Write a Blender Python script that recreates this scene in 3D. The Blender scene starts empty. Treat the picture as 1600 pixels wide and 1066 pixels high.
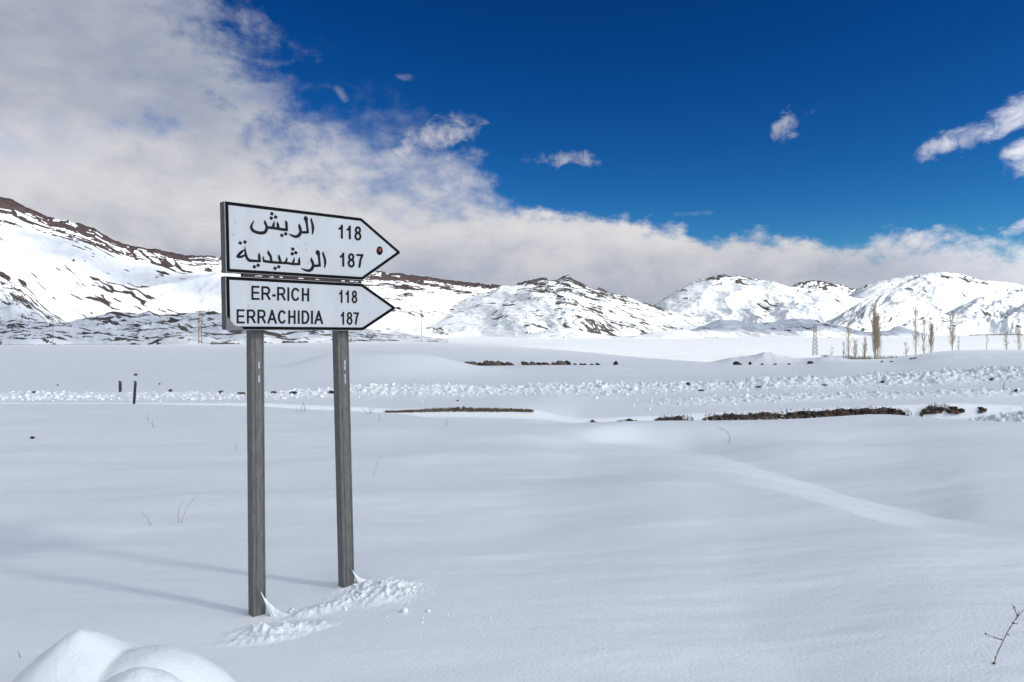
import bpy, bmesh, math, random
import numpy as np
from mathutils import Vector
random.seed(7); np.random.seed(7)
SC = bpy.context.scene
COL = SC.collection
F = 1155.0                      # focal length in photo pixels
CAMZ = 1.55
HOR = 525.0

# ------------------------------------------------------------------ camera, sun, sky, exposure
cd = bpy.data.cameras.new('camera'); cam = bpy.data.objects.new('camera', cd); COL.objects.link(cam)
cd.sensor_width = 36; cd.lens = 36*F/1600; cd.clip_start = 0.05; cd.clip_end = 90000
PITCH = math.atan(8/F)
cam.location = (0, 0, CAMZ); cam.rotation_euler = (math.pi/2-PITCH, 0, 0)
SC.camera = cam
SC.view_settings.view_transform = 'Standard'; SC.view_settings.look = 'None'
SC.view_settings.gamma = 1; SC.view_settings.use_curve_mapping = False
SC.view_settings.exposure = 0.41

SUN_EL = math.radians(32.3)
SH = Vector((0.925, -0.38, 0)).normalized()
SUN = Vector((SH.x*math.cos(SUN_EL), SH.y*math.cos(SUN_EL), math.sin(SUN_EL)))
ld = bpy.data.lights.new('sun', 'SUN'); sun = bpy.data.objects.new('sun', ld); COL.objects.link(sun)
ld.energy = 2.8; ld.angle = math.radians(4.2); ld.color = (1.0, 0.925, 0.82)
sun.rotation_euler = SUN.to_track_quat('Z', 'Y').to_euler()
sun.location = (40, -20, 60)

def azel(px, row):
    x = (px-800)/F; z = (HOR-row)/F
    return math.atan2(x, 1), math.atan2(z, math.hypot(x, 1))

W = bpy.data.worlds.new('World'); SC.world = W; W.use_nodes = True
def build_world():
    nt = W.node_tree; N = nt.nodes; L = nt.links
    N.clear()
    def link(a, b): L.new(a, b)
    def m(op, a, b=None, c=None, clamp=False):
        n = N.new('ShaderNodeMath'); n.operation = op; n.use_clamp = clamp
        for i, v in enumerate((a, b, c)):
            if v is None: continue
            if isinstance(v, (int, float)): n.inputs[i].default_value = v
            else: link(v, n.inputs[i])
        return n.outputs[0]
    def sstep(v, lo, hi):
        n = N.new('ShaderNodeMapRange'); n.interpolation_type = 'SMOOTHSTEP'
        link(v, n.inputs['Value']); n.inputs['From Min'].default_value = lo; n.inputs['From Max'].default_value = hi
        return n.outputs[0]
    def lin(v, lo, hi, a=0, b=1):
        n = N.new('ShaderNodeMapRange'); link(v, n.inputs['Value'])
        n.inputs['From Min'].default_value = lo; n.inputs['From Max'].default_value = hi
        n.inputs['To Min'].default_value = a; n.inputs['To Max'].default_value = b
        return n.outputs[0]
    tc = N.new('ShaderNodeTexCoord').outputs['Generated']
    sx = N.new('ShaderNodeSeparateXYZ'); link(tc, sx.inputs[0])
    X, Y, Z = sx.outputs
    az = m('ARCTAN2', X, Y); el = m('ARCSINE', Z)
    azd = m('MULTIPLY', az, 57.2958); eld = m('MULTIPLY', el, 57.2958)
    def noise(scale, sz, detail=6, rough=0.55, off=(0, 0, 0), dist=0.0):
        mp = N.new('ShaderNodeMapping'); link(tc, mp.inputs[0])
        mp.inputs['Scale'].default_value = (scale, scale, scale*sz); mp.inputs['Location'].default_value = off
        n = N.new('ShaderNodeTexNoise'); link(mp.outputs[0], n.inputs['Vector'])
        n.inputs['Scale'].default_value = 1; n.inputs['Detail'].default_value = detail
        n.inputs['Roughness'].default_value = rough; n.inputs['Distortion'].default_value = dist
        return m('SUBTRACT', n.outputs['Fac'], 0.5)
    n1 = noise(9, 1.7, 7, 0.58, (3.1, 0, 1.7), 0.4)
    n2 = noise(26, 1.5, 5, 0.6, (1.1, 5, 0.7))
    n3 = noise(4.5, 2.0, 5, 0.5, (7.3, 2, 4.1), 0.2)
    nn = m('ADD', m('MULTIPLY', n1, 1.0), m('MULTIPLY', n2, 0.6))
    # edge of the cloud sheet: elevation (deg) over azimuth
    pts = [(0, -260), (150, -200), (250, -110), (340, -20), (400, 70), (440, 150), (500, 200), (600, 232), (700, 272),
           (800, 305), (880, 322), (950, 326), (1050, 350), (1250, 358), (1330, 372), (1400, 362), (1500, 372), (1600, 384)]
    cv = N.new('ShaderNodeFloatCurve')
    link(lin(azd, -180, 180), cv.inputs['Value'])
    c = cv.mapping.curves[0]
    P = [(-180, 55), (-120, 70), (-70, 70)] + [tuple(math.degrees(v) for v in azel(*p)) for p in pts] + [(45, 9), (60, 18), (80, 40), (110, 48), (150, 50), (180, 55)]
    for i, (a, e) in enumerate(P):
        x = (a+180)/360; y = e/90
        if i == 0: c.points[0].location = (x, y)
        elif i == 1: c.points[1].location = (x, y)
        else: c.points.new(x, y)
    cv.mapping.update()
    edge = m('MULTIPLY', cv.outputs[0], 90)
    leftness = sstep(azd, -8, -24); soft = sstep(azd, 4, -12)     # softer, more ragged veil on the left
    amp = m('ADD', m('MULTIPLY', leftness, 16), m('MULTIPLY_ADD', soft, 5.0, 6.0))
    q = m('ADD', m('SUBTRACT', edge, eld), m('MULTIPLY', nn, amp))
    wid = m('ADD', m('MULTIPLY', soft, 9.0), 1.6)
    base = m('DIVIDE', m('ADD', q, m('MULTIPLY', soft, 4.0)), wid)
    dens = sstep(base, 0, 1)
    veil = sstep(m('ADD', m('MULTIPLY', nn, 1.4), m('DIVIDE', m('SUBTRACT', m('ADD', edge, 6), eld), 14)), 0.2, 1.3)
    dens = m('MAXIMUM', dens, m('MULTIPLY', m('MULTIPLY', veil, leftness), 0.5))
    # gap of blue in the left sheet
    def blob(px, row, rx, ry, rot, amp_, lo=0.0, hi=0.9, ns=None):
        a, e = azel(px, row); k = math.degrees(1/F)*math.cos(a)
        dx = m('SUBTRACT', azd, math.degrees(a)); dy = m('SUBTRACT', eld, math.degrees(e))
        cr, sr = math.cos(math.radians(rot)), math.sin(math.radians(rot))
        u = m('ADD', m('MULTIPLY', dx, cr), m('MULTIPLY', dy, sr))
        v = m('SUBTRACT', m('MULTIPLY', dy, cr), m('MULTIPLY', dx, sr))
        u = m('DIVIDE', u, rx*k); v = m('DIVIDE', v, ry*k)
        r2 = m('ADD', m('MULTIPLY', u, u), m('MULTIPLY', v, v))
        qq = m('ADD', m('SUBTRACT', 1.0, r2), m('MULTIPLY', ns or nn, amp_))
        inside = sstep(r2, 3.2, 1.2)
        return m('MULTIPLY', sstep(qq, lo, hi*1.5), inside)
    for g in ((275, 185, 110, 26, 8, 7.0, 0.0, 2.2), (345, 60, 95, 34, -30, 8.0, 0.2, 3.0), (400, 238, 60, 14, 0, 6.0, 0.2, 2.2), (380, 150, 80, 26, 10, 8.0, 0.1, 2.6)):
        dens = m('MULTIPLY', dens, m('SUBTRACT', 1.0, m('MULTIPLY', blob(*g), 0.75)))
    n4 = noise(34, 1.3, 6, 0.62, (2.1, 9, 5.7), 0.5)
    nb = m('ADD', m('MULTIPLY', n4, 1.2), m('MULTIPLY', n2, 0.5))
    for g, s in (((684, 210, 74, 32, 14, 2.8, 0, 1.1), 1.05), ((625, 238, 66, 12, 12, 2.6, 0.0, 1.0), .85), ((735, 240, 40, 14, 0, 4, 0.3, 1.5), .5),
                 ((536, 150, 24, 10, -42, 3.0, 0.1, 1.4), .6), ((640, 122, 24, 6, 0, 3.0, 0.2, 1.5), .4), ((892, 251, 60, 14, 0, 4.4, 0.0, 1.4), .75),
                 ((1230, 194, 28, 20, 40, 5.0, 0, 1.5), .85), ((1258, 179, 30, 10, 20, 4.5, 0.1, 1.4), .6),
                 ((1515, 212, 88, 24, 20, 3.0, 0, 1.3), .95), ((1590, 180, 60, 26, 22, 3.0, 0, 1.3), .95), ((1604, 246, 46, 34, 30, 3.0, 0, 1.3), .95),
                 ((1600, 355, 40, 12, 20, 3, 0, 1), .6), ((1085, 334, 40, 5, 0, 3, .2, 1.6), .35), ((1720, 150, 120, 60, 10, 2.6, 0, 1), .9)):
        dens = m('MAXIMUM', dens, m('MULTIPLY', blob(*g, ns=nb), s*.92))
    # scattered fair-weather clouds over the rest of the sky, away from the view
    # cloud tone
    tone = m('ADD', m('MULTIPLY', n3, 2.2), m('ADD', m('MULTIPLY', n1, 1.5), 0.5))
    tb = N.new('ShaderNodeFloatCurve'); link(lin(eld, 0, 40), tb.inputs['Value'])
    c = tb.mapping.curves[0]
    T = [(0, .16), (4, .34), (6.5, .66), (9, .9), (12.5, .85), (15, .50), (20, .28), (28, .28), (40, .4)]
    for i, (e, v) in enumerate(T):
        if i < 2: c.points[i].location = (e/40, v) if i == 0 else (1, T[-1][1])
    for e, v in T[1:-1]: c.points.new(e/40, v)
    tb.mapping.update()
    tone = m('ADD', m('MULTIPLY', tone, 0.55), m('MULTIPLY', tb.outputs[0], 0.75))
    tone = m('ADD', tone, m('MULTIPLY', n2, 0.6))
    tone = m('SUBTRACT', m('SUBTRACT', tone, 0.32), m('MULTIPLY', m('MULTIPLY', leftness, sstep(eld, 9, 16)), 0.12))
    tone = sstep(tone, -.42, 1.22)
    thin = m('MULTIPLY', m('MULTIPLY', sstep(m('MULTIPLY_ADD', n1, .7, n3), 0.0, 0.22), m('MULTIPLY', leftness, sstep(eld, 9, 15))), 0.5)
    dens = m('MULTIPLY', dens, m('SUBTRACT', 1.0, thin))
    mixc = N.new('ShaderNodeMix'); mixc.data_type = 'RGBA'
    link(tone, mixc.inputs['Factor'])
    mixc.inputs['A'].default_value = (2.3, 2.66, 3.5, 1); mixc.inputs['B'].default_value = (5.9, 5.75, 5.75, 1)
    sky = N.new('ShaderNodeTexSky'); sky.sky_type = 'NISHITA'; sky.sun_disc = False
    sky.sun_elevation = SUN_EL; sky.sun_rotation = math.atan2(SH.x, SH.y)
    sky.altitude = 1500; sky.air_density = 1.0; sky.dust_density = 0.3; sky.ozone_density = 3.0
    # deep clean mountain-air blue: the sky's own gradient made steeper
    hs0 = N.new('ShaderNodeHueSaturation'); link(sky.outputs[0], hs0.inputs['Color'])
    hs0.inputs['Saturation'].default_value = 1.35; hs0.inputs['Value'].default_value = 0.62; hs0.inputs['Hue'].default_value = 0.5
    gm = N.new('ShaderNodeGamma'); link(hs0.outputs[0], gm.inputs[0]); gm.inputs[1].default_value = 1.56
    hs = N.new('ShaderNodeMix'); hs.data_type = 'RGBA'; hs.blend_type = 'MULTIPLY'; hs.inputs['Factor'].default_value = 1
    link(gm.outputs[0], hs.inputs['A']); hs.inputs['B'].default_value = (.46, .57, .53, 1)
    dk = N.new('ShaderNodeMix'); dk.data_type = 'RGBA'; dk.blend_type = 'DARKEN'; dk.inputs['Factor'].default_value = 1
    link(hs.outputs['Result'], dk.inputs['A']); dk.inputs['B'].default_value = (11, 11, 11, 1)
    # clouds towards the sun are brighter (forward scattering)
    dt = N.new('ShaderNodeVectorMath'); dt.operation = 'DOT_PRODUCT'; link(tc, dt.inputs[0]); dt.inputs[1].default_value = tuple(SUN)
    fs = m('MULTIPLY_ADD', m('POWER', m('MAXIMUM', dt.outputs['Value'], 0.0), 1.6), 3.7, 1.0)
    mc2 = N.new('ShaderNodeVectorMath'); mc2.operation = 'SCALE'; link(mixc.outputs['Result'], mc2.inputs[0]); link(fs, mc2.inputs['Scale'])
    mx = N.new('ShaderNodeMix'); mx.data_type = 'RGBA'
    link(dens, mx.inputs['Factor']); link(dk.outputs['Result'], mx.inputs['A']); link(mc2.outputs[0], mx.inputs['B'])
    bg = N.new('ShaderNodeBackground'); bg.inputs['Strength'].default_value = 0.1
    link(mx.outputs['Result'], bg.inputs['Color'])
    out = N.new('ShaderNodeOutputWorld'); link(bg.outputs[0], out.inputs[0])
build_world()

# ------------------------------------------------------------------ helpers
def hash2(xi, yi, seed):
    h = (xi.astype(np.int64)*374761393 + yi.astype(np.int64)*668265263 + seed*974634777) & 0xffffffff
    h = ((h ^ (h >> 13))*1274126177) & 0xffffffff
    h = ((h ^ (h >> 16))*2246822519) & 0xffffffff
    return (h ^ (h >> 15)) & 0xffffffff
def pn(x, y, seed=0):
    x = np.asarray(x, float); y = np.asarray(y, float)
    xi = np.floor(x); yi = np.floor(y); fx = x-xi; fy = y-yi
    u = fx*fx*fx*(fx*(fx*6-15)+10); v = fy*fy*fy*(fy*(fy*6-15)+10)
    def g(ix, iy, dx, dy):
        a = hash2(ix, iy, seed)*(2*math.pi/4294967296.0)
        return np.cos(a)*dx+np.sin(a)*dy
    a = g(xi, yi, fx, fy); b = g(xi+1, yi, fx-1, fy); c = g(xi, yi+1, fx, fy-1); d = g(xi+1, yi+1, fx-1, fy-1)
    return ((a*(1-u)+b*u)*(1-v)+(c*(1-u)+d*u)*v)*1.5
def fbm(x, y, o=4, seed=0, g=0.5, l=2.03):
    s = 0; a = 1.0; n = 0
    for i in range(o):
        s = s+a*pn(x, y, seed+i*17); n += a; a *= g; x = x*l+3.7; y = y*l+1.3
    return s/n
def ridged(x, y, o=4, seed=0, g=0.5):
    s = 0; a = 1.0; n = 0
    for i in range(o):
        s = s+a*(1-2*np.abs(pn(x, y, seed+i*17))); n += a; a *= g; x = x*2.07+1.7; y = y*2.07+5.3
    return s/n
def ss(lo, hi, v):
    t = np.clip((v-lo)/(hi-lo), 0, 1); return t*t*(3-2*t)
def I(x, pts, col=1):
    return np.interp(x, [p[0] for p in pts], [p[col] for p in pts])

_tab = {}
def IS(x, pts, sg=11):
    """like I, but the corners of the line are rounded off"""
    k = (id(pts), sg)
    if k not in _tab:
        g = np.arange(-700, 2400, 4.0); v = I(g, pts); w = np.exp(-.5*(np.arange(-3*sg, 3*sg+1)*4.0/(sg*2))**2); w /= w.sum()
        _tab[k] = (g, np.convolve(np.pad(v, 3*sg, mode='edge'), w, 'valid'), pts)
    return np.interp(x, _tab[k][0], _tab[k][1])
def ray(px, row):
    d = Vector(((px-800)/F, (533-row)/F, -1))
    d.rotate(cam.rotation_euler); return d
def tag(o, label=None, cat=None, group=None, kind=None):
    if label: o['label'] = label
    if cat: o['category'] = cat
    if group: o['group'] = group
    if kind: o['kind'] = kind
    return o
def empty(name, loc):
    o = bpy.data.objects.new(name, None); COL.objects.link(o); o.location = loc; o.empty_display_size = .1; return o
def wloc(o):
    v = Vector((0, 0, 0))
    while o is not None: v += o.location; o = o.parent
    return v
def mk(name, verts, faces, mat, parent=None, loc=(0, 0, 0), smooth=False):
    """mesh with vertices given in world coordinates; origin put at the parent's (or at loc)"""
    base = wloc(parent) if parent else Vector(loc)
    v = np.asarray(verts, float).reshape(-1, 3)-np.array(base)
    me = bpy.data.meshes.new(name)
    me.from_pydata(v.tolist(), [], [tuple(int(i) for i in f) for f in faces]); me.materials.append(mat)
    if smooth: me.polygons.foreach_set('use_smooth', [True]*len(me.polygons))
    me.update()
    o = bpy.data.objects.new(name, me); COL.objects.link(o)
    if parent: o.parent = parent
    else: o.location = base
    return o
def grid_mesh(name, X, Y, Z, mat, attr=None, closed=False):
    r, c = X.shape
    co = np.stack([X, Y, Z], -1).reshape(-1, 3)
    i = np.arange(r-1)[:, None]*c+np.arange(c-1)[None, :]
    q = np.stack([i, i+1, i+c+1, i+c], -1).reshape(-1, 4)
    if closed:
        k = np.arange(r-1)*c
        q = np.concatenate([q, np.stack([k+c-1, k, k+c, k+2*c-1], -1)])
    me = bpy.data.meshes.new(name)
    me.vertices.add(len(co)); me.vertices.foreach_set('co', co.ravel())
    me.loops.add(q.size); me.loops.foreach_set('vertex_index', q.ravel().astype(np.int32))
    me.polygons.add(len(q)); me.polygons.foreach_set('loop_start', (np.arange(len(q))*4).astype(np.int32))
    me.polygons.foreach_set('loop_total', np.full(len(q), 4, np.int32))
    me.polygons.foreach_set('use_smooth', np.ones(len(q), bool))
    me.update(calc_edges=True)
    for k, v in (attr or {}).items():
        a = me.attributes.new(k, 'FLOAT', 'POINT'); a.data.foreach_set('value', v.ravel().astype(np.float32))
    me.materials.append(mat)
    o = bpy.data.objects.new(name, me); COL.objects.link(o); return o
class MB:
    def __init__(s): s.v = []; s.f = []
    def add(s, v, f):
        b = len(s.v); s.v += [tuple(p) for p in v]; s.f += [tuple(i+b for i in q) for q in f]
    def tube(s, pts, rad, n=5, cap=True):
        pts = [Vector(p) for p in pts]; b = len(s.v); k = len(pts)
        for i, p in enumerate(pts):
            d = (pts[min(i+1, k-1)]-pts[max(i-1, 0)]).normalized()
            a = d.orthogonal().normalized() if abs(d.z) > .9 else d.cross(Vector((0, 0, 1))).normalized()
            e = d.cross(a); r = rad[i] if isinstance(rad, (list, tuple)) else rad
            for j in range(n):
                t = 2*math.pi*j/n; s.v.append(tuple(p+a*(r*math.cos(t))+e*(r*math.sin(t))))
        for i in range(k-1):
            for j in range(n):
                s.f.append((b+i*n+j, b+i*n+(j+1) % n, b+(i+1)*n+(j+1) % n, b+(i+1)*n+j))
        if cap: s.f.append(tuple(b+j for j in range(n))[::-1]); s.f.append(tuple(b+(k-1)*n+j for j in range(n)))
    def box(s, c, ax, ay, az):
        c, ax, ay, az = map(Vector, (c, ax, ay, az)); v = []
        for i in (-1, 1):
            for j in (-1, 1):
                for k in (-1, 1): v.append(c+ax*i+ay*j+az*k)
        s.add(v, [(0, 1, 3, 2), (4, 6, 7, 5), (0, 4, 5, 1), (2, 3, 7, 6), (0, 2, 6, 4), (1, 5, 7, 3)])
    def mk(s, name, mat, parent=None, loc=(0, 0, 0), smooth=False): return mk(name, s.v, s.f, mat, parent, loc, smooth)

# ------------------------------------------------------------------ materials
def material(name):
    m = bpy.data.materials.new(name); m.use_nodes = True; nt = m.node_tree
    b = nt.nodes['Principled BSDF']; return m, nt, b
def simple(name, col, rough=.7, metal=0, var=0.25, scale=20, bump=0.0, spec=.3, stretch=(1, 1, 1)):
    m, nt, b = material(name)
    b.inputs['Roughness'].default_value = rough; b.inputs['Metallic'].default_value = metal
    b.inputs['Specular IOR Level'].default_value = spec
    tc = nt.nodes.new('ShaderNodeTexCoord'); mp = nt.nodes.new('ShaderNodeMapping'); nt.links.new(tc.outputs['Object'], mp.inputs[0])
    mp.inputs['Scale'].default_value = stretch
    n = nt.nodes.new('ShaderNodeTexNoise'); nt.links.new(mp.outputs[0], n.inputs['Vector'])
    n.inputs['Scale'].default_value = scale; n.inputs['Detail'].default_value = 5; n.inputs['Roughness'].default_value = .65
    mx = nt.nodes.new('ShaderNodeMix'); mx.data_type = 'RGBA'
    mr = nt.nodes.new('ShaderNodeMapRange'); nt.links.new(n.outputs['Fac'], mr.inputs[0]); mr.inputs[1].default_value = .3; mr.inputs[2].default_value = .7
    nt.links.new(mr.outputs[0], mx.inputs['Factor'])
    mx.inputs['A'].default_value = tuple(max(0, c*(1-var)) for c in col)+(1,)
    mx.inputs['B'].default_value = tuple(min(1, c*(1+var)) for c in col)+(1,)
    nt.links.new(mx.outputs['Result'], b.inputs['Base Color'])
    if bump:
        bp = nt.nodes.new('ShaderNodeBump'); bp.inputs['Strength'].default_value = 1; bp.inputs['Distance'].default_value = bump
        nt.links.new(n.outputs['Fac'], bp.inputs['Height']); nt.links.new(bp.outputs[0], b.inputs['Normal'])
    return m
SNOWC = (0.825, 0.88, 0.892, 1)
def snow_material():
    m, nt, b = material('snow')
    b.inputs['Base Color'].default_value = SNOWC; b.inputs['Roughness'].default_value = .6; b.inputs['Specular IOR Level'].default_value = .15
    tc = nt.nodes.new('ShaderNodeTexCoord')
    g = nt.nodes.new('ShaderNodeNewGeometry')
    n = nt.nodes.new('ShaderNodeTexNoise'); nt.links.new(g.outputs['Position'], n.inputs['Vector']); n.inputs['Scale'].default_value = 55; n.inputs['Detail'].default_value = 4
    n2 = nt.nodes.new('ShaderNodeTexNoise'); mp = nt.nodes.new('ShaderNodeMapping'); mp.inputs['Scale'].default_value = (2.4, 6, 4); mp.inputs['Rotation'].default_value = (0, 0, .03)
    nt.links.new(g.outputs['Position'], mp.inputs[0]); nt.links.new(mp.outputs[0], n2.inputs['Vector']); n2.inputs['Scale'].default_value = 1; n2.inputs['Detail'].default_value = 3
    b1 = nt.nodes.new('ShaderNodeBump'); b1.inputs['Distance'].default_value = .0034; nt.links.new(n.outputs['Fac'], b1.inputs['Height'])
    b2 = nt.nodes.new('ShaderNodeBump'); b2.inputs['Distance'].default_value = .006; nt.links.new(n2.outputs['Fac'], b2.inputs['Height'])
    nt.links.new(b1.outputs[0], b2.inputs['Normal']); nt.links.new(b2.outputs[0], b.inputs['Normal'])
    return m
def mountain_material(name, rockA, rockB, ns=0.02):
    m, nt, b = material(name)
    b.inputs['Roughness'].default_value = .75; b.inputs['Specular IOR Level'].default_value = .1
    at = nt.nodes.new('ShaderNodeAttribute'); at.attribute_name = 'rock'
    g = nt.nodes.new('ShaderNodeNewGeometry')
    n = nt.nodes.new('ShaderNodeTexNoise'); nt.links.new(g.outputs['Position'], n.inputs['Vector']); n.inputs['Scale'].default_value = ns; n.inputs['Detail'].default_value = 5; n.inputs['Roughness'].default_value = .7
    mr = nt.nodes.new('ShaderNodeMapRange'); nt.links.new(n.outputs['Fac'], mr.inputs[0]); mr.inputs[1].default_value = .35; mr.inputs[2].default_value = .65
    mc = nt.nodes.new('ShaderNodeMix'); mc.data_type = 'RGBA'; nt.links.new(mr.outputs[0], mc.inputs['Factor'])
    mc.inputs['A'].default_value = rockA+(1,); mc.inputs['B'].default_value = rockB+(1,)
    ad = nt.nodes.new('ShaderNodeMath'); ad.operation = 'MULTIPLY_ADD'; nt.links.new(n.outputs['Fac'], ad.inputs[0]); ad.inputs[1].default_value = .9
    ad2 = nt.nodes.new('ShaderNodeMath'); ad2.operation = 'ADD'; nt.links.new(at.outputs['Fac'], ad2.inputs[0]); ad2.inputs[1].default_value = -.45
    nt.links.new(ad2.outputs[0], ad.inputs[2])
    st = nt.nodes.new('ShaderNodeMapRange'); st.interpolation_type = 'SMOOTHSTEP'; nt.links.new(ad.outputs[0], st.inputs[0]); st.inputs[1].default_value = .32; st.inputs[2].default_value = .68
    mx = nt.nodes.new('ShaderNodeMix'); mx.data_type = 'RGBA'; nt.links.new(st.outputs[0], mx.inputs['Factor'])
    mx.inputs['A'].default_value = SNOWC; nt.links.new(mc.outputs['Result'], mx.inputs['B'])
    nt.links.new(mx.outputs['Result'], b.inputs['Base Color'])
    return m
M_SNOW = snow_material()
M_MTA = mountain_material('snowy_red_rock', (.042, .038, .044), (.092, .064, .060), .03)
M_MTB = mountain_material('snowy_grey_rock', (.06, .058, .062), (.12, .105, .09), .02)
M_POST = simple('galvanised_steel', (.125, .128, .12), .55, .25, .32, 12, .0003, stretch=(5, 5, 1.1))
M_RIM = simple('dull_grey_metal', (.10, .098, .095), .55, .3, .3, 25)
M_WHITE = simple('white_sheeting', (.47, .505, .525), .42, 0, .06, 7, stretch=(1.5, 1.5, .4))
M_BLACK = simple('black_film', (.004, .004, .0045), .6, 0, .3, 30, spec=.08)
M_INK = simple('dark_lettering', (.014, .014, .016), .6, 0, .3, 60, spec=.08)
M_BARE = simple('bare_grey_metal', (.14, .145, .15), .5, .2, .2, 30)
M_RUST = simple('brown_rusty_steel', (.055, .038, .03), .8, 0, .5, 40, .001)
M_RED = simple('red_sticker', (.22, .02, .018), .4, 0, .4, 120)
M_WOOD = simple('weathered_wood', (.20, .14, .09), .85, 0, .35, 9, stretch=(3, 3, .4))
M_DARKPOST = simple('dark_wood', (.05, .047, .045), .85, 0, .4, 30)
M_TWIG = simple('dry_brown_stem', (.12, .085, .06), .85, 0, .35, 30)
M_TWIGP = simple('dry_grey_stem', (.24, .23, .24), .85, 0, .3, 30)
M_POPLAR = simple('tan_bark', (.42, .35, .27), .85, 0, .3, 2)
M_BUSH = simple('olive_brown_twigs', (.12, .10, .055), .9, 0, .4, 2)
M_STEEL = simple('weathered_lattice_steel', (.2, .195, .2), .6, .3, .2, 2)
M_STONES = [simple('brown_stone', (.085, .062, .047), .9, 0, .4, 18, .004), simple('dark_stone', (.03, .027, .024), .9, 0, .5, 18, .004),
            simple('reddish_stone', (.11, .065, .045), .9, 0, .35, 18, .004), simple('tan_stone', (.13, .105, .08), .9, 0, .35, 18, .004)]
M_EARTH = simple('dark_earth', (.035, .026, .02), .95, 0, .5, 12, .01)
M_STRAW = simple('dry_straw', (.15, .10, .055), .9, 0, .4, 14)

# ------------------------------------------------------------------ ground shape
RN = [(-400, 631), (200, 631), (400, 635), (520, 642), (600, 645), (660, 650), (700, 661), (775, 668), (812, 664), (900, 662), (1000, 658), (1100, 657.5),
      (1220, 656), (1290, 652), (1340, 648.5), (1385, 646.5), (1420, 650), (1500, 656), (1600, 661), (2000, 664)]
RT = [(-400, 629), (400, 630), (560, 636), (600, 639), (700, 636.5), (800, 637), (830, 639), (860, 646), (905, 655), (1000, 651), (1040, 649.5), (1100, 646), (1200, 642), (1300, 637.5), (1400, 634),
      (1500, 632), (1600, 636), (2000, 636)]
RF = [(-400, 541), (340, 538.5), (600, 533), (700, 535), (800, 541), (900, 549.5), (1000, 560.5), (1112, 571), (1262, 573), (1300, 566), (1410, 563), (1440, 553), (1500, 548), (1600, 547), (2000, 545)]
YF = [(-400, 115), (600, 112), (750, 95), (900, 70), (1000, 56), (1112, 44), (1262, 42), (1320, 44), (1440, 54), (1600, 58), (2000, 60)]
YW = 19.0
C2 = [(700, 752), (960, 754), (1060, 754), (1150, 758), (1220, 774), (1300, 795), (1370, 815), (1440, 832), (1600, 845), (1800, 858)]
C1 = [(700, 712), (900, 716), (940, 703), (1000, 697), (1080, 703), (1150, 720), (1225, 742), (1300, 765), (1400, 797), (1480, 823), (1530, 839), (1600, 848), (1800, 861)]
ZV = [(0, 0), (180, -4.6), (400, -8.0), (1000, -9.5), (2000, -5.5), (3500, 0), (9000, 20), (40000, 60)]

ZD = [(0, -.45), (500, -.55), (690, -.50), (860, -.56), (1010, -.95), (1450, -.9), (1600, -.5)]
ZSH = [(0, -.26), (600, -.26), (1000, -.26), (1300, -.12), (1600, .05), (2000, .1)]
ZB = [(0, -.24), (1000, -.2), (1300, .02), (1600, .28), (2000, .35)]
def crest_y(px): return CAMZ*F/(IS(px, RN)-HOR)
def zrow(row, y): return CAMZ-(row-HOR)/F*y
POST_A = Vector((-1.395, 4.05, 0)); POST_B = Vector((-1.02, 4.43, 0))

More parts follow.
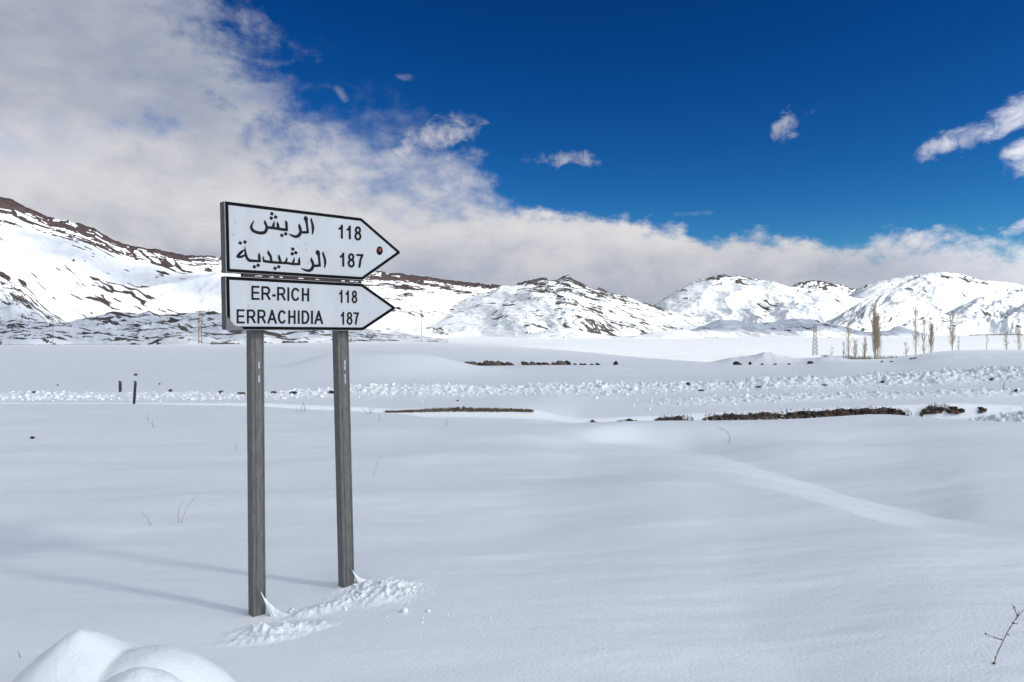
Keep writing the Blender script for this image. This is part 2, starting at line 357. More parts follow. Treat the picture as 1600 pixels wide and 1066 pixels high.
def ground_z(x, y, detail=True):
    x = np.asarray(x, float); y = np.asarray(y, float)
    r = np.hypot(x, y)
    Yd = np.maximum(y, .5*r)+1e-6
    px = 800+F*np.clip(x/Yd, -1.1, 1.1)
    yn = crest_y(px); rt = IS(px, RT, 6); yf = IS(px, YF, 20)
    zt = zrow(rt, YW); zf = zrow(IS(px, RF), yf)
    zd = IS(px, ZD, 20); zsh = IS(px, ZSH, 20); zb = IS(px, ZB, 20)
    ks = [(0*px, 0*px), (yn, 0*px), (yn+1.1, zd), (YW-.32+0*px, zd), (YW+0*px, zt), (22.0+0*px, zsh), (28.0+0*px, zb), (yf, zf), (yf+70, -3.6+0*px)]
    z = np.zeros_like(px)
    for k in range(len(ks)-1):
        y0, z0 = ks[k]; y1, z1 = ks[k+1]
        t = np.clip((Yd-y0)/np.maximum(y1-y0, .05), 0, 1)
        if k == 4 or k == 6: tt = t
        elif k == 1: tt = t*t*(3-2*t)
        elif k == 3: tt = t
        else: tt = t*t*(3-2*t)
        z = np.where(Yd >= y0, z0+(z1-z0)*tt, z)
    far = Yd > yf+70
    zv = I(Yd, ZV)
    tv = ss(yf+70, yf+160, Yd)
    z = np.where(far, -3.6*(1-tv)+zv*tv, z)
    near = 1-ss(yn-3.0, yn-.3, Yd)
    near = np.where(Yd < yn, near, 0)
    ins = ss(.3, 1.5, r)
    # wind worked undulations of the near field
    u = x+y*.05; v = -x*.05+y
    if detail:
        und = .07*fbm(u/4.5, v/2.0, 3, 3)+.010*fbm(u/1.6, v/.42, 3, 9)+.005*fbm(u/.7, v/.15, 2, 21)
        und = und*(1-.85*np.exp(-((x+1.2)/1.3)**2-((y-4.15)/.9)**2))
        z = z+und*(.18+.82*near)*np.where(Yd < yn+.3, 1, 0)*ins
    # drift with a lit lee slope
    yc = (CAMZ-.14)*F/(IS(px, C2, 10)-HOR); yu = (CAMZ+.26)*F/(IS(px, C1, 9)-HOR)
    a = ss(800, 1080, px)
    yu = np.maximum(yu, yc+.25)
    CH = .15
    dr = np.where(Yd < yc, CH*np.clip(1-(yc-Yd)/3.0, 0, 1)**1.25, CH)
    t = np.clip((Yd-yc)/(yu-yc), 0, 1)
    dw = yu-yc; drop = -np.log(np.exp(-18*.46)+np.exp(-18*(.03+.175*dw)))/18
    dr = np.where(Yd >= yc, CH-drop*t, dr)
    rl = yn-.5-yu; rl = .9+np.log1p(np.exp(3*(rl-.9)))/3; rec = ss(0, 1, np.clip((Yd-yu)/rl, 0, 1))
    dr = np.where(Yd >= yu, (CH-drop)*(1-rec), dr)
    z = z+dr*a*np.where(Yd < yn, 1, 0)*(1-ss(1900, 2300, px)*.0)
    # soft bright swell behind the drift, and a few others
    for bx, by, rx, ry, h in ((4.3, 10.9, 1.5, .8, .10), (.3, 11.2, 1.3, .5, .06), (-.2, 9.6, 1.6, .35, .03), (2.6, 12.6, 1.2, .5, .05), (-2.0, 11.8, 1.8, .5, .03),
                              (7.0, 12.5, 2.2, .7, .07), (-5.8, 8.5, 2.4, .5, .03), (-4.6, 5.6, 1.5, .3, -.02), (1.6, 4.5, 1.6, .8, .02)):
        z = z+h*np.exp(-((x-bx)/rx)**2-((y-by)/ry)**2)
    # piled snow, bottom left corner
    def hump(cx, cy, rx, ry, h, p=1.4, rot=0):
        dx = x-cx; dy = y-cy; c, s = math.cos(rot), math.sin(rot)
        a_ = (dx*c+dy*s)/rx; b_ = (-dx*s+dy*c)/ry
        q = np.maximum(np.sqrt(a_*a_+b_*b_)+.05*fbm(x*3, y*3, 3, 5), 0)
        return h*np.clip(1-q**p, 0, 1)**.9
    h1 = np.maximum(hump(-1.76, 3.0, .40, .5, .385, 1.25), hump(-1.50, 3.0, .38, .42, .295, 1.8))
    h1 = np.maximum(h1, hump(-1.31, 2.56, .34, .30, .40, 2.0))
    h1 = np.maximum(h1, hump(-1.72, 2.6, .45, .45, .20, 1.8))
    if detail: h1 = h1*(1+.035*fbm(x*9, y*9, 3, 71))+np.where(h1 > .02, .0018*fbm(x*45, y*45, 2, 72), 0)
    z = z+h1
    # post feet: snow banked up and broken
    dB = np.hypot(x-POST_B.x, y-POST_B.y)
    z = z+.016*np.exp(-(dB/.42)**2)-.034*np.exp(-((x+1.25)/.55)**2-((y-4.2)/.5)**2)
    if detail:
        def zone(cx, cy, rx, ry, rot=0):
            dx = x-cx; dy = y-cy; c, s = math.cos(rot), math.sin(rot)
            return np.clip(1.4-np.sqrt(((dx*c+dy*s)/rx)**2+((-dx*s+dy*c)/ry)**2), 0, 1)
        zo = np.maximum(zone(-.80, 4.46, .26, .20, .1), zone(-1.24, 3.93, .24, .09, .25))
        zo = np.maximum(zo, .7*zone(-1.08, 4.22, .25, .07, .6))
        zo = np.maximum(zo, .6*zone(-1.30, 3.80, .22, .05, .3))
        m_ = zo > 0
        if m_.any():
            xx, yy = x[m_], y[m_]
            c = ridged(xx/.13+.5*fbm(xx/.2, yy/.2, 2, 33), yy/.085, 3, 31)*.45+.75*fbm(xx/.22, yy/.16, 3, 41)
            zz = np.zeros_like(z); zz[m_] = zo[m_]**1.5*(.012+.060*np.clip(c+.5*fbm(xx/.035, yy/.035, 2, 45), -.4, 1.2)); z = z+zz
    # mound behind the road
    if detail:
        mnd = .86*np.exp(-(((x+5.1)/3.3)**2+((y-34)/3.4)**2)**1.15)+.40*np.exp(-((x+8.6)/1.6)**2-((y-35)/2.4)**2)+.25*np.exp(-((x+11)/5)**2-((y-34)/3)**2)
        z = z+mnd*ss(26, 30, Yd)
        # cleared snow thrown up along the road: two broken berms
        bx = I(px, [(0, 21.4), (380, 21.6), (560, 23.3), (900, 24.0), (1600, 25.0)])
        hb = I(px, [(0, .17), (400, .17), (560, .24), (1000, .27), (1600, .34)])
        e = fbm(x/1.4, y*0+.5, 3, 77)
        prof = np.exp(-((Yd-bx)/(1.2+.4*e))**2)
        ch = .5+.4*ridged(x/.42+.4*fbm(x/.7, y/.7, 2, 52), y/.5, 4, 51, .6)
        ch2 = fbm(x/.16, y/.2, 2, 61)
        z = z+hb*prof*(.35+.62*ch+.45*ch2+.3*e)
        e2 = fbm(x/2.2, y*0+9.5, 3, 87)
        w2 = ss(960, 1120, px)
        prof2 = np.exp(-((Yd-20.9)/.55)**2)*w2
        z = z+prof2*.12*(.2+.8*ch+.6*ch2+.5*e2)
        # rough broken patch at the right of the wall
        w3 = ss(1400, 1470, px)*np.exp(-((Yd-17.2)/1.2)**2)
        z = z+w3*(.22+.10*ch+.12*ch2)
        # rolling swells and lumps of the field behind
        z = z+ss(28, 34, Yd)*(1-ss(yf-4, yf+2, Yd)*.7)*(1-ss(160, 300, Yd))*(.10*fbm(x/14, y/5, 3, 101)+.025*fbm(x/3, y/1.2, 2, 103))
        for bx_, by_, rx, ry, h in ((17.0, 49, 1.5, 1.6, .75), (19.8, 47, 1.6, 1.4, .35), (14.9, 50, 1.0, 1.3, .35), (24, 40, 4, 2.5, .25), (33, 41, 4.5, 3, .35), (7.0, 38.5, 6.0, 3.0, .16)):
            z = z+h*np.exp(-((x-bx_)/rx)**2-((y-by_)/ry)**2)*(1+.35*fbm(x/.9, y/.9, 3, 111))
        vz = ss(150, 260, Yd)
        z = z+vz*(2.2*fbm(x/170, y/150, 4, 121)+.55*fbm(x/30, y/20, 3, 125))*(1-ss(2500, 4000, Yd))
    return z

def gz(x, y):
    return float(ground_z(np.array([x]), np.array([y]))[0])
def on_ground(px, row, ymin=2, ymax=400):
    """ground point seen at a photo pixel"""
    ys = np.exp(np.linspace(math.log(ymin), math.log(ymax), 2400)); xs = (px-800)/F*ys
    zs = ground_z(xs, ys); rows = HOR+(CAMZ-zs)/ys*F
    k = int(np.argmax(rows <= row)) if (rows <= row).any() else len(ys)-1
    return Vector((xs[k], ys[k], zs[k]))

def build_ground():
    az = np.concatenate([np.radians(np.linspace(-180, -40, 44, endpoint=False)), np.radians(np.linspace(-40, 40, 1060)), np.radians(np.linspace(40, 180, 44)[1:-1])])
    def geo(a, b, s):
        n = int(math.log(b/a)/s); return list(a*(b/a)**(np.arange(n)/n))
    d = geo(.25, 2.0, .08)+geo(2.0, 3.5, .009)+geo(3.5, 5.3, .0036)+geo(5.3, 13.0, .0075)+list(np.arange(13.0, 19.5, .075))+list(np.arange(19.5, 29.0, .06))
    d += geo(29.0, 62, .008)+geo(62, 400, .02)+geo(400, 60000, .05)+[60000]
    d = np.array(d)
    # rings of equal depth inside the view, round outside it
    A, D = np.meshgrid(az, d)
    Xr = D*np.sin(A); Yr = D*np.cos(A)
    k = np.where(np.abs(A) < math.radians(45), 1/np.cos(np.clip(A, -math.radians(45), math.radians(45))), 1/math.cos(math.radians(45)))
    Xg = Xr*k; Yg = Yr*k
    Zg = ground_z(Xg, Yg)
    # centre point
    Xg = np.vstack([np.zeros((1, Xg.shape[1])), Xg]); Yg = np.vstack([np.zeros((1, Yg.shape[1])), Yg]); Zg = np.vstack([np.full((1, Zg.shape[1]), Zg[0].mean()), Zg])
    o = grid_mesh('ground', Xg, Yg, Zg, M_SNOW, closed=True)
    tag(o, 'snow covered plain with soft drifts', kind='structure')
build_ground()

# ------------------------------------------------------------------ mountains
def make_range(name, ridge, D, Wf, mat, rows=150, base=-8, pwr=1.25, band=0, band_s=1.0, gul=.10, gscale=220, gshear=0.0, streak=.0, sscale=90, sdir=0.3, strata=None,
               patch=0.0, step=1.6, jit=1.0, seed=0, cliff=0, wb=.5, label=None, spurs=(), under=0.0):
    p0, p1 = ridge[0][0], ridge[-1][0]
    px = np.arange(p0, p1+step, step)
    t = np.concatenate([np.linspace(-1, -.02, rows), np.linspace(0, wb, max(10, rows//6))])
    PX, T = np.meshgrid(px, t)
    Dd = I(PX, D) if isinstance(D, (list, tuple)) else np.full_like(PX, float(D))
    rw = I(PX, ridge)
    for (c_, w_, amp_) in spurs: pass
    pxm = 1.0*Dd/F     # metres per photo pixel
    rowj = rw + jit*(1.5*fbm(PX/14, PX*0+seed, 4, seed+5)+1.6*ridged(PX/38, PX*0+seed, 3, seed+6)-.8)*1.2
    def blur(a, sg):
        k = np.exp(-.5*(np.arange(-3*sg, 3*sg+1)/sg)**2); k /= k.sum(); return np.convolve(np.pad(a, 3*sg, mode='edge'), k, 'valid')
    r1 = rw[0]; b1 = blur(r1, int(min(8, len(px)/40)+1))[None, :]; b2 = blur(r1, int(min(26, len(px)/18)+1))[None, :]
    lo = np.maximum(b1+(b2-b1)*ss(-.12, -.6, T), rw[0][None, :]*0)
    rowj = np.where(T < 0, lo+(rowj-lo)*ss(-.10, -.0, T), rowj)
    zr = CAMZ+(HOR-rowj)/F*Dd
    Wv = Wf*(.9+.35*pn(PX/170, PX*0+.5, seed+9))
    Yd = Dd+T*Wv
    X = (PX-800)/F*Yd
    s = np.where(T < 0, np.clip(1+T, 0, 1), 1-np.clip(T/wb, 0, 1))
    prof = s**pwr
    if cliff:   # steep band right under the crest
        prof = np.where(T < 0, prof*(1-cliff*ss(0, -.10, T)*ss(-1, -.3, T)), prof)
    H = np.maximum(zr-base, 0)
    U = (PX-800)/F*Dd; V = T*Wv
    warp = .3*gscale*fbm(U/gscale/2.2, V/gscale/2.2, 3, seed+11)
    g = ridged((U+warp+gshear*V)/gscale, (V+warp*.8)/gscale/1.9, 5, seed+13, .42)
    g2 = fbm(U/gscale/2.8+3, V/gscale/2.8, 4, seed+15, .42)
    mask = ss(0, .12, s)*ss(1.0, .80, s)
    mask = np.where(T < 0, mask, .4*mask)
    z = base+H*prof+H*gul*mask*(g*.8+g2*.7)
    small = ridged((U+warp+sdir*V)/(gscale*.22), V/(gscale*.6), 4, seed+31, .42)
    z = z+H*gul*.17*mask*small
    hpx = (zr-z)/Dd*F
    rk = np.zeros_like(z)
    cont = fbm(U/sscale/2.4, hpx/7.0+.02*V/sscale, 5, seed+17, .62)       # roughly level strata
    if band:
        bnd = I(PX, band) if isinstance(band, (list, tuple)) else band
        cf = fbm(U/sscale/.7, hpx/2.2+.02*V/sscale, 4, seed+57, .66)
        rk = np.maximum(rk, ss(-.05, .12, cont*1.9+cf*1.5+band_s*(.62-hpx/np.maximum(bnd, .1)))*(T < .05)*ss(1.5, 6, bnd))
    if streak:
        st = ridged((U+sdir*V)/sscale+.6*fbm(U/sscale/3, V/sscale/3, 2, seed+8), V/sscale/5, 3, seed+19)
        en = .8*fbm(U/sscale/5, V/sscale/5, 3, seed+21)+.35*fbm(U/sscale/.8, V/sscale/1.2, 3, seed+23)
        rk = np.maximum(rk, ss(.0, .14, st-.62+en*.9-.30*(1-streak)+.12*(-g)))
    if patch:
        pt = fbm((U+sdir*V)/sscale/2.2, V/sscale/1.2, 5, seed+23, .6)
        rk = np.maximum(rk, ss(.0, .14, pt-.42+.4*patch+.25*small))
    if strata:
        w_ = ss(strata[0], strata[0]+25, PX)*ss(strata[1], strata[1]-25, PX)
        q1 = ridged(U/260+.3*warp/gscale, hpx/6.0+.8*fbm(U/300, hpx/16, 2, seed+61), 4, seed+63, .6)
        rk = np.maximum(rk, w_*ss(.0, .16, q1-.50+strata[2]*(1-hpx/70)+.4*fbm(U/120, hpx/9, 3, seed+65))*(hpx > 1.0))
    z = z+rk*H*.012
    gr = np.gradient(z, axis=0)
    o = grid_mesh(name, X, Yd, z, mat, {'rock': rk})
    tag(o, label, kind='structure')
    return o

make_range('mountain', [(-420, 300), (-200, 292), (-60, 305), (0, 309), (20, 315), (40, 325), (75, 341), (110, 346), (150, 360), (175, 376), (205, 386), (250, 392), (290, 400),
            (340, 402), (400, 408), (470, 414), (540, 422), (590, 426), (640, 430), (700, 438), (760, 445), (790, 448), (850, 470), (900, 500), (940, 530)],
           [(-420, 2700), (0, 3000), (350, 3500), (940, 5200)], 1500, M_MTA, rows=250, base=-10, pwr=1.35, band=[(-400, 44), (0, 34), (60, 30), (130, 42), (170, 24), (250, 15), (340, 22), (580, 33), (640, 31), (720, 22), (800, 14)],
           band_s=.9, gul=.10, gscale=420, streak=.30, sscale=75, sdir=.5, seed=100, cliff=.10, step=1.5, label='long snowy mountain with red brown cliffs under its crest')
make_range('foothill', [(-300, 400), (-60, 425), (0, 432), (18, 441), (40, 447), (62, 470), (88, 492), (120, 512), (160, 528)], 1750, 520, M_MTB, rows=110, base=-9, pwr=1.0, gul=.16, gscale=90,
           streak=.62, sscale=22, sdir=.8, patch=.45, seed=200, label='steep striped dark rock spur at the left edge')
make_range('foothill', [(-300, 505), (-40, 504), (40, 506), (90, 508), (130, 497), (165, 492), (200, 489), (240, 494), (300, 490), (350, 494), (385, 500), (420, 497), (460, 506), (520, 505), (560, 512), (600, 518), (640, 523), (700, 531)],
           1350, 560, M_MTB, rows=110, base=-10, pwr=.9, gul=.35, gscale=120, streak=.35, sscale=28, sdir=.4, patch=.62, seed=300, label='low rocky foothills with dark streaks of bare rock')
make_range('foothill', [(-300, 520), (0, 521), (80, 516), (180, 521), (260, 517), (360, 522), (440, 519), (520, 525), (600, 529), (660, 533)],
           900, 330, M_MTB, rows=60, base=-9, pwr=.8, gul=.5, gscale=80, streak=.3, sscale=22, sdir=.2, patch=.55, seed=350, label='nearest row of low banks at the mountain foot')
make_range('mountain', [(560, 536), (600, 527), (640, 508), (700, 480), (735, 462), (770, 455), (800, 447), (820, 440), (838, 436), (850, 434.5), (862, 439), (870, 438), (880, 432), (888, 431), (896, 438), (912, 447), (930, 454),
            (936, 449), (950, 457), (975, 463), (1000, 471), (1030, 481), (1060, 490), (1090, 500), (1130, 513), (1180, 532)],
           4400, 1700, M_MTB, rows=220, base=-10, pwr=1.1, gul=.18, gscale=420, gshear=.35, streak=.18, sscale=62, sdir=.95, patch=.12, band=[(560, 0), (800, 3), (845, 16), (880, 26), (905, 18), (930, 14), (970, 6), (1100, 3)], band_s=.35,
           seed=400, step=1.1, strata=(905, 1150, -.29), label='central snowy mountain with dark rocky summit knob')
make_range('foothill', [(560, 530), (600, 524), (625, 514), (650, 517), (700, 524), (770, 531), (810, 527), (845, 517), (872, 510.5), (895, 514), (930, 522), (980, 529), (1020, 520), (1060, 515), (1090, 521), (1130, 530)],
           2500, 700, M_MTB, rows=80, base=-8, pwr=1.0, gul=.4, gscale=140, streak=.4, sscale=30, sdir=.8, seed=500, label='small pale foothills below the central mountain')
make_range('foothill', [(990, 532), (1040, 524), (1075, 519), (1100, 508), (1125, 501), (1150, 500), (1175, 505), (1200, 510), (1240, 504), (1275, 504), (1310, 509), (1350, 521), (1385, 520), (1395, 512), (1408, 508), (1422, 514), (1440, 522), (1500, 530)],
           3100, 800, M_MTB, rows=100, base=-6, pwr=1.0, gul=.42, gscale=170, gshear=.6, streak=.30, sscale=50, sdir=1.0, seed=600, step=1.2, label='low foothills lying in blue cloud shade')
make_range('mountain', [(900, 532), (960, 505), (1000, 487), (1030, 471), (1060, 452), (1090, 438), (1110, 433), (1128, 430), (1145, 432), (1170, 434), (1200, 439), (1230, 447), (1260, 451), (1300, 456), (1340, 466), (1400, 482), (1460, 500), (1540, 530)],
           7200, 2600, M_MTB, rows=190, base=0, pwr=1.25, gul=.19, gscale=600, gshear=.4, streak=.22, sscale=90, sdir=.9, band=[(900, 0), (1090, 4), (1130, 8), (1160, 4), (1400, 3)], band_s=.3, seed=700, step=1.2, strata=None,
           label='smooth white mountain with rounded summit right of centre')
make_range('mountain', [(1180, 500), (1230, 449), (1250, 442), (1268, 440), (1290, 441), (1315, 447), (1340, 452), (1420, 500)], 11500, 2500, M_MTB, rows=60, base=0, pwr=1.2, gul=.1, gscale=700, band=9, band_s=.5, seed=750, label='farthest summit between the white mountains')
make_range('mountain', [(1220, 530), (1300, 478), (1345, 449), (1370, 440), (1400, 434), (1440, 428), (1475, 425), (1510, 430), (1530, 437), (1560, 439), (1600, 446), (1680, 452), (1800, 440), (1900, 470), (2050, 530)],
           9500, 3400, M_MTB, rows=190, base=10, pwr=1.3, gul=.13, gscale=900, gshear=-.4, streak=.14, sscale=120, seed=800, step=1.3, label='broad high white mountain at the right')
make_range('mountain', [(1240, 530), (1290, 505), (1320, 488), (1350, 470), (1372, 460), (1392, 457), (1412, 459), (1432, 468), (1455, 480), (1480, 492), (1505, 506), (1540, 530)],
           5600, 1500, M_MTB, rows=150, base=-2, pwr=1.15, gul=.30, gscale=360, gshear=.0, streak=.28, sscale=70, sdir=-.6, seed=900, step=1.1, label='gullied white cone behind the bare poplars')
make_range('mountain', [(1400, 530), (1440, 508), (1480, 488), (1520, 470), (1550, 460), (1580, 456), (1620, 458), (1680, 448), (1760, 470), (1900, 530)],
           6300, 1900, M_MTB, rows=150, base=0, pwr=1.1, gul=.28, gscale=400, gshear=-.3, streak=.36, sscale=70, sdir=.7, seed=950, step=1.2, label='white ridge running out of the right edge')

# ------------------------------------------------------------------ clouds that shade the plain
def cloud_material(name='cloud_vapour', through=.55):
    m, nt, b = material(name); nt.nodes.remove(b); N = nt.nodes; L = nt.links
    out = N['Material Output']
    tr = N.new('ShaderNodeBsdfTransparent'); df = N.new('ShaderNodeBsdfDiffuse'); tl = N.new('ShaderNodeBsdfTranslucent')
    df.inputs[0].default_value = (.9, .9, .9, 1); tl.inputs[0].default_value = (.9, .9, .9, 1)
    m1 = N.new('ShaderNodeMixShader'); m1.inputs[0].default_value = through; L.new(df.outputs[0], m1.inputs[1]); L.new(tl.outputs[0], m1.inputs[2])
    at = N.new('ShaderNodeAttribute'); at.attribute_name = 'dens'
    m2 = N.new('ShaderNodeMixShader'); L.new(at.outputs['Fac'], m2.inputs[0]); L.new(tr.outputs[0], m2.inputs[1]); L.new(m1.outputs[0], m2.inputs[2])
    L.new(m2.outputs[0], out.inputs[0]); return m
M_CLOUD = cloud_material(); M_CLOUD2 = cloud_material('thick_cloud_vapour', .2)
def cloud(ell, H, dens, gz0=0, res=60, wob=.35, label=None, seed=0, mat=None):
    """cloud whose shade falls on the ground ellipses ell = [(cx, cy, rx, ry)]"""
    off = np.array([SUN.x, SUN.y])/SUN.z*(H-gz0)
    x0 = min(c[0]-c[2]*1.3 for c in ell); x1 = max(c[0]+c[2]*1.3 for c in ell); y0 = min(c[1]-c[3]*1.3 for c in ell); y1 = max(c[1]+c[3]*1.3 for c in ell)
    X, Y = np.meshgrid(np.linspace(x0, x1, res), np.linspace(y0, y1, res))
    S = max(x1-x0, y1-y0)
    w = wob*fbm(X/S*5, Y/S*5, 4, seed)
    q = np.full_like(X, -1.0)
    for cx, cy, rx, ry in ell: q = np.maximum(q, 1-np.sqrt(((X-cx)/rx)**2+((Y-cy)/ry)**2)+w*.5)
    k = ss(0, .22, q); th = S*.035*np.sqrt(np.clip(k, 0, 1))*(1+.5*fbm(X/S*9, Y/S*9, 3, seed+2))
    for s in (1, -1):
        pass
    Z1 = H+th*1.6; Z2 = H-th*.6-.01
    Xc = X+off[0]; Yc = Y+off[1]
    n = X.size; r, c = X.shape
    co = np.concatenate([np.stack([Xc, Yc, Z1], -1).reshape(-1, 3), np.stack([Xc, Yc, Z2], -1).reshape(-1, 3)])
    i = (np.arange(r-1)[:, None]*c+np.arange(c-1)[None, :]); keep = (k[:-1, :-1]+k[1:, 1:]+k[:-1, 1:]+k[1:, :-1]) > 0
    i = i[keep]; q1 = np.stack([i, i+1, i+c+1, i+c], -1); q2 = np.stack([i+n, i+c+n, i+c+1+n, i+1+n], -1)
    q_ = np.concatenate([q1, q2])
    me = bpy.data.meshes.new('cloud'); me.from_pydata(co.tolist(), [], q_.tolist()); me.polygons.foreach_set('use_smooth', [True]*len(me.polygons))
    a = me.attributes.new('dens', 'FLOAT', 'POINT'); a.data.foreach_set('value', np.concatenate([(k*dens).ravel()]*2).astype(np.float32))
    me.materials.append(mat or M_CLOUD); me.update()
    o = bpy.data.objects.new('cloud', me); COL.objects.link(o); tag(o, label, kind='structure')
cloud([(-120, -40, 320, 130), (-160, 60, 200, 90)], 450, .52, seed=1, label='thin cloud over the near snow field', wob=.1)
cloud([(-900, 900, 850, 760)], 1500, .62, seed=2, label='cloud shading the foot of the left mountain', wob=.3)
cloud([(1060, 2950, 620, 420)], 1500, .96, seed=3, mat=M_CLOUD2, label='cloud shading the right foothills', wob=.4)
cloud([(-1350, 2850, 700, 260)], 1900, .5, gz0=350, seed=4, label='thin cloud shading the left crest', wob=.4)
SC.cycles.transparent_max_bounces = 16

# ------------------------------------------------------------------ direction sign
TH = math.radians(47.4)
U = Vector((math.sin(TH), math.cos(TH), 0)); NN = Vector((math.cos(TH), -math.sin(TH), 0))
V = (Vector((0, 0, 1))-U*.0213).normalized()
O0 = Vector(((352-800)/F*3.95, 3.95, CAMZ))
def hit(px, row, back=0.0):
    """point on the sign's front plane (moved back by `back`) seen at a photo pixel"""
    o = O0-NN*back; d = ray(px, row); c = Vector((0, 0, CAMZ))
    return c+d*((o-c).dot(NN)/d.dot(NN))
def uv(p): 
    q = p-O0; vz = q.z/V.z; return (q-V*vz).dot(U), vz
def P(u, v, n=0.0): return O0+U*u+V*v+NN*n
sign = empty('direction_sign', (-1.2, 4.25, gz(-1.2, 4.25)))
tag(sign, 'two stacked arrow road signs to Er-Rich and Errachidia on twin steel posts', 'road sign')

def rounded(poly, r, n=5, which=None):
    out = []
    for i, p in enumerate(poly):
        p = Vector(p); a = Vector(poly[i-1]); b = Vector(poly[(i+1) % len(poly)])
        if which is not None and i not in which: out.append(tuple(p)); continue
        d1 = (a-p).normalized(); d2 = (b-p).normalized()
        s = p+d1*r; e = p+d2*r
        for k in range(n+1):
            t = k/n; out.append(tuple((s*(1-t)+p*t)*(1-t)+(p*(1-t)+e*t)*t))
    return out
def inset(poly, w):
    out = []; n = len(poly)
    for i in range(n):
        a, p, b = (Vector(poly[j % n]) for j in (i-1, i, i+1))
        d1 = (p-a).normalized(); d2 = (b-p).normalized()
        n1 = Vector((-d1.y, d1.x)); n2 = Vector((-d2.y, d2.x))     # inward for ccw
        k = (n1+n2).normalized(); out.append(tuple(p+k*(w/max(.3, k.dot(n1)))))
    return out
def slab(poly, n0, n1):
    k = len(poly); v = [P(u, w, n0) for u, w in poly]+[P(u, w, n1) for u, w in poly]
    f = [tuple(range(k))[::-1], tuple(range(k, 2*k))]+[(i, (i+1) % k, k+(i+1) % k, k+i) for i in range(k)]
    return v, f
def ring(outer, inner, n0, n1):
    k = len(outer); v = [P(u, w, n0) for u, w in outer]+[P(u, w, n0) for u, w in inner]+[P(u, w, n1) for u, w in outer]+[P(u, w, n1) for u, w in inner]
    f = []
    for i in range(k):
        j = (i+1) % k
        f += [(2*k+i, 2*k+j, 3*k+j, 3*k+i), (i, 2*k+i, 2*k+j, j)[::-1], (k+i, k+j, 3*k+j, 3*k+i)[::-1], (i, k+i, k+j, j)]
    return v, f
def panel(corners, bw, label, bow=0.0):
    poly = [uv(hit(*c)) for c in corners]          # TL, TR, tip, BR, BL in pixels -> clockwise seen from the front
    # square the edges up: horizontal top and bottom
    top = (poly[0][1]+poly[1][1])/2; bot = (poly[3][1]+poly[4][1])/2; l = (poly[0][0]+poly[4][0])/2; c = (poly[1][0]+poly[3][0])/2
    poly = [(l, top), (c, top), (poly[2][0], (top+bot)/2), (c, bot), (l, bot)]
    poly = poly[::-1]                                # ccw seen from front (u right, v up)
    out = rounded(poly, .022, 5, [2])
    full = rounded(poly, .012, 3, [1, 3]) if False else out
    p = mk('panel', *slab(full, -.006, 0), M_WHITE, sign); p['label'] = label
    inn = inset(full, bw)
    v, f = ring(inset(full, .002), inn, .0003, .0016); mk('border', v, f, M_BLACK, p)
    # folded rim behind the face
    v, f = ring([tuple(q) for q in full], inset(full, .003), -.066, -.0062); mk('rim', v, f, M_RIM, p)
    mk('back_sheet', *slab(inset(full, .004), -.0625, -.0605), M_RIM, p) if False else None
    return p, (l, c, top, bot, poly)
PU, GU = panel([(352.2, 313.6), (563, 341), (627, 393), (568.3, 437), (352.4, 426.4)], .019, 'upper white arrow panel lettered in Arabic')
PL, GL = panel([(353.6, 430.8), (564.5, 443.6), (619.8, 482), (568.8, 516.2), (353.4, 516)], .019, 'lower white arrow panel lettered in Latin capitals')

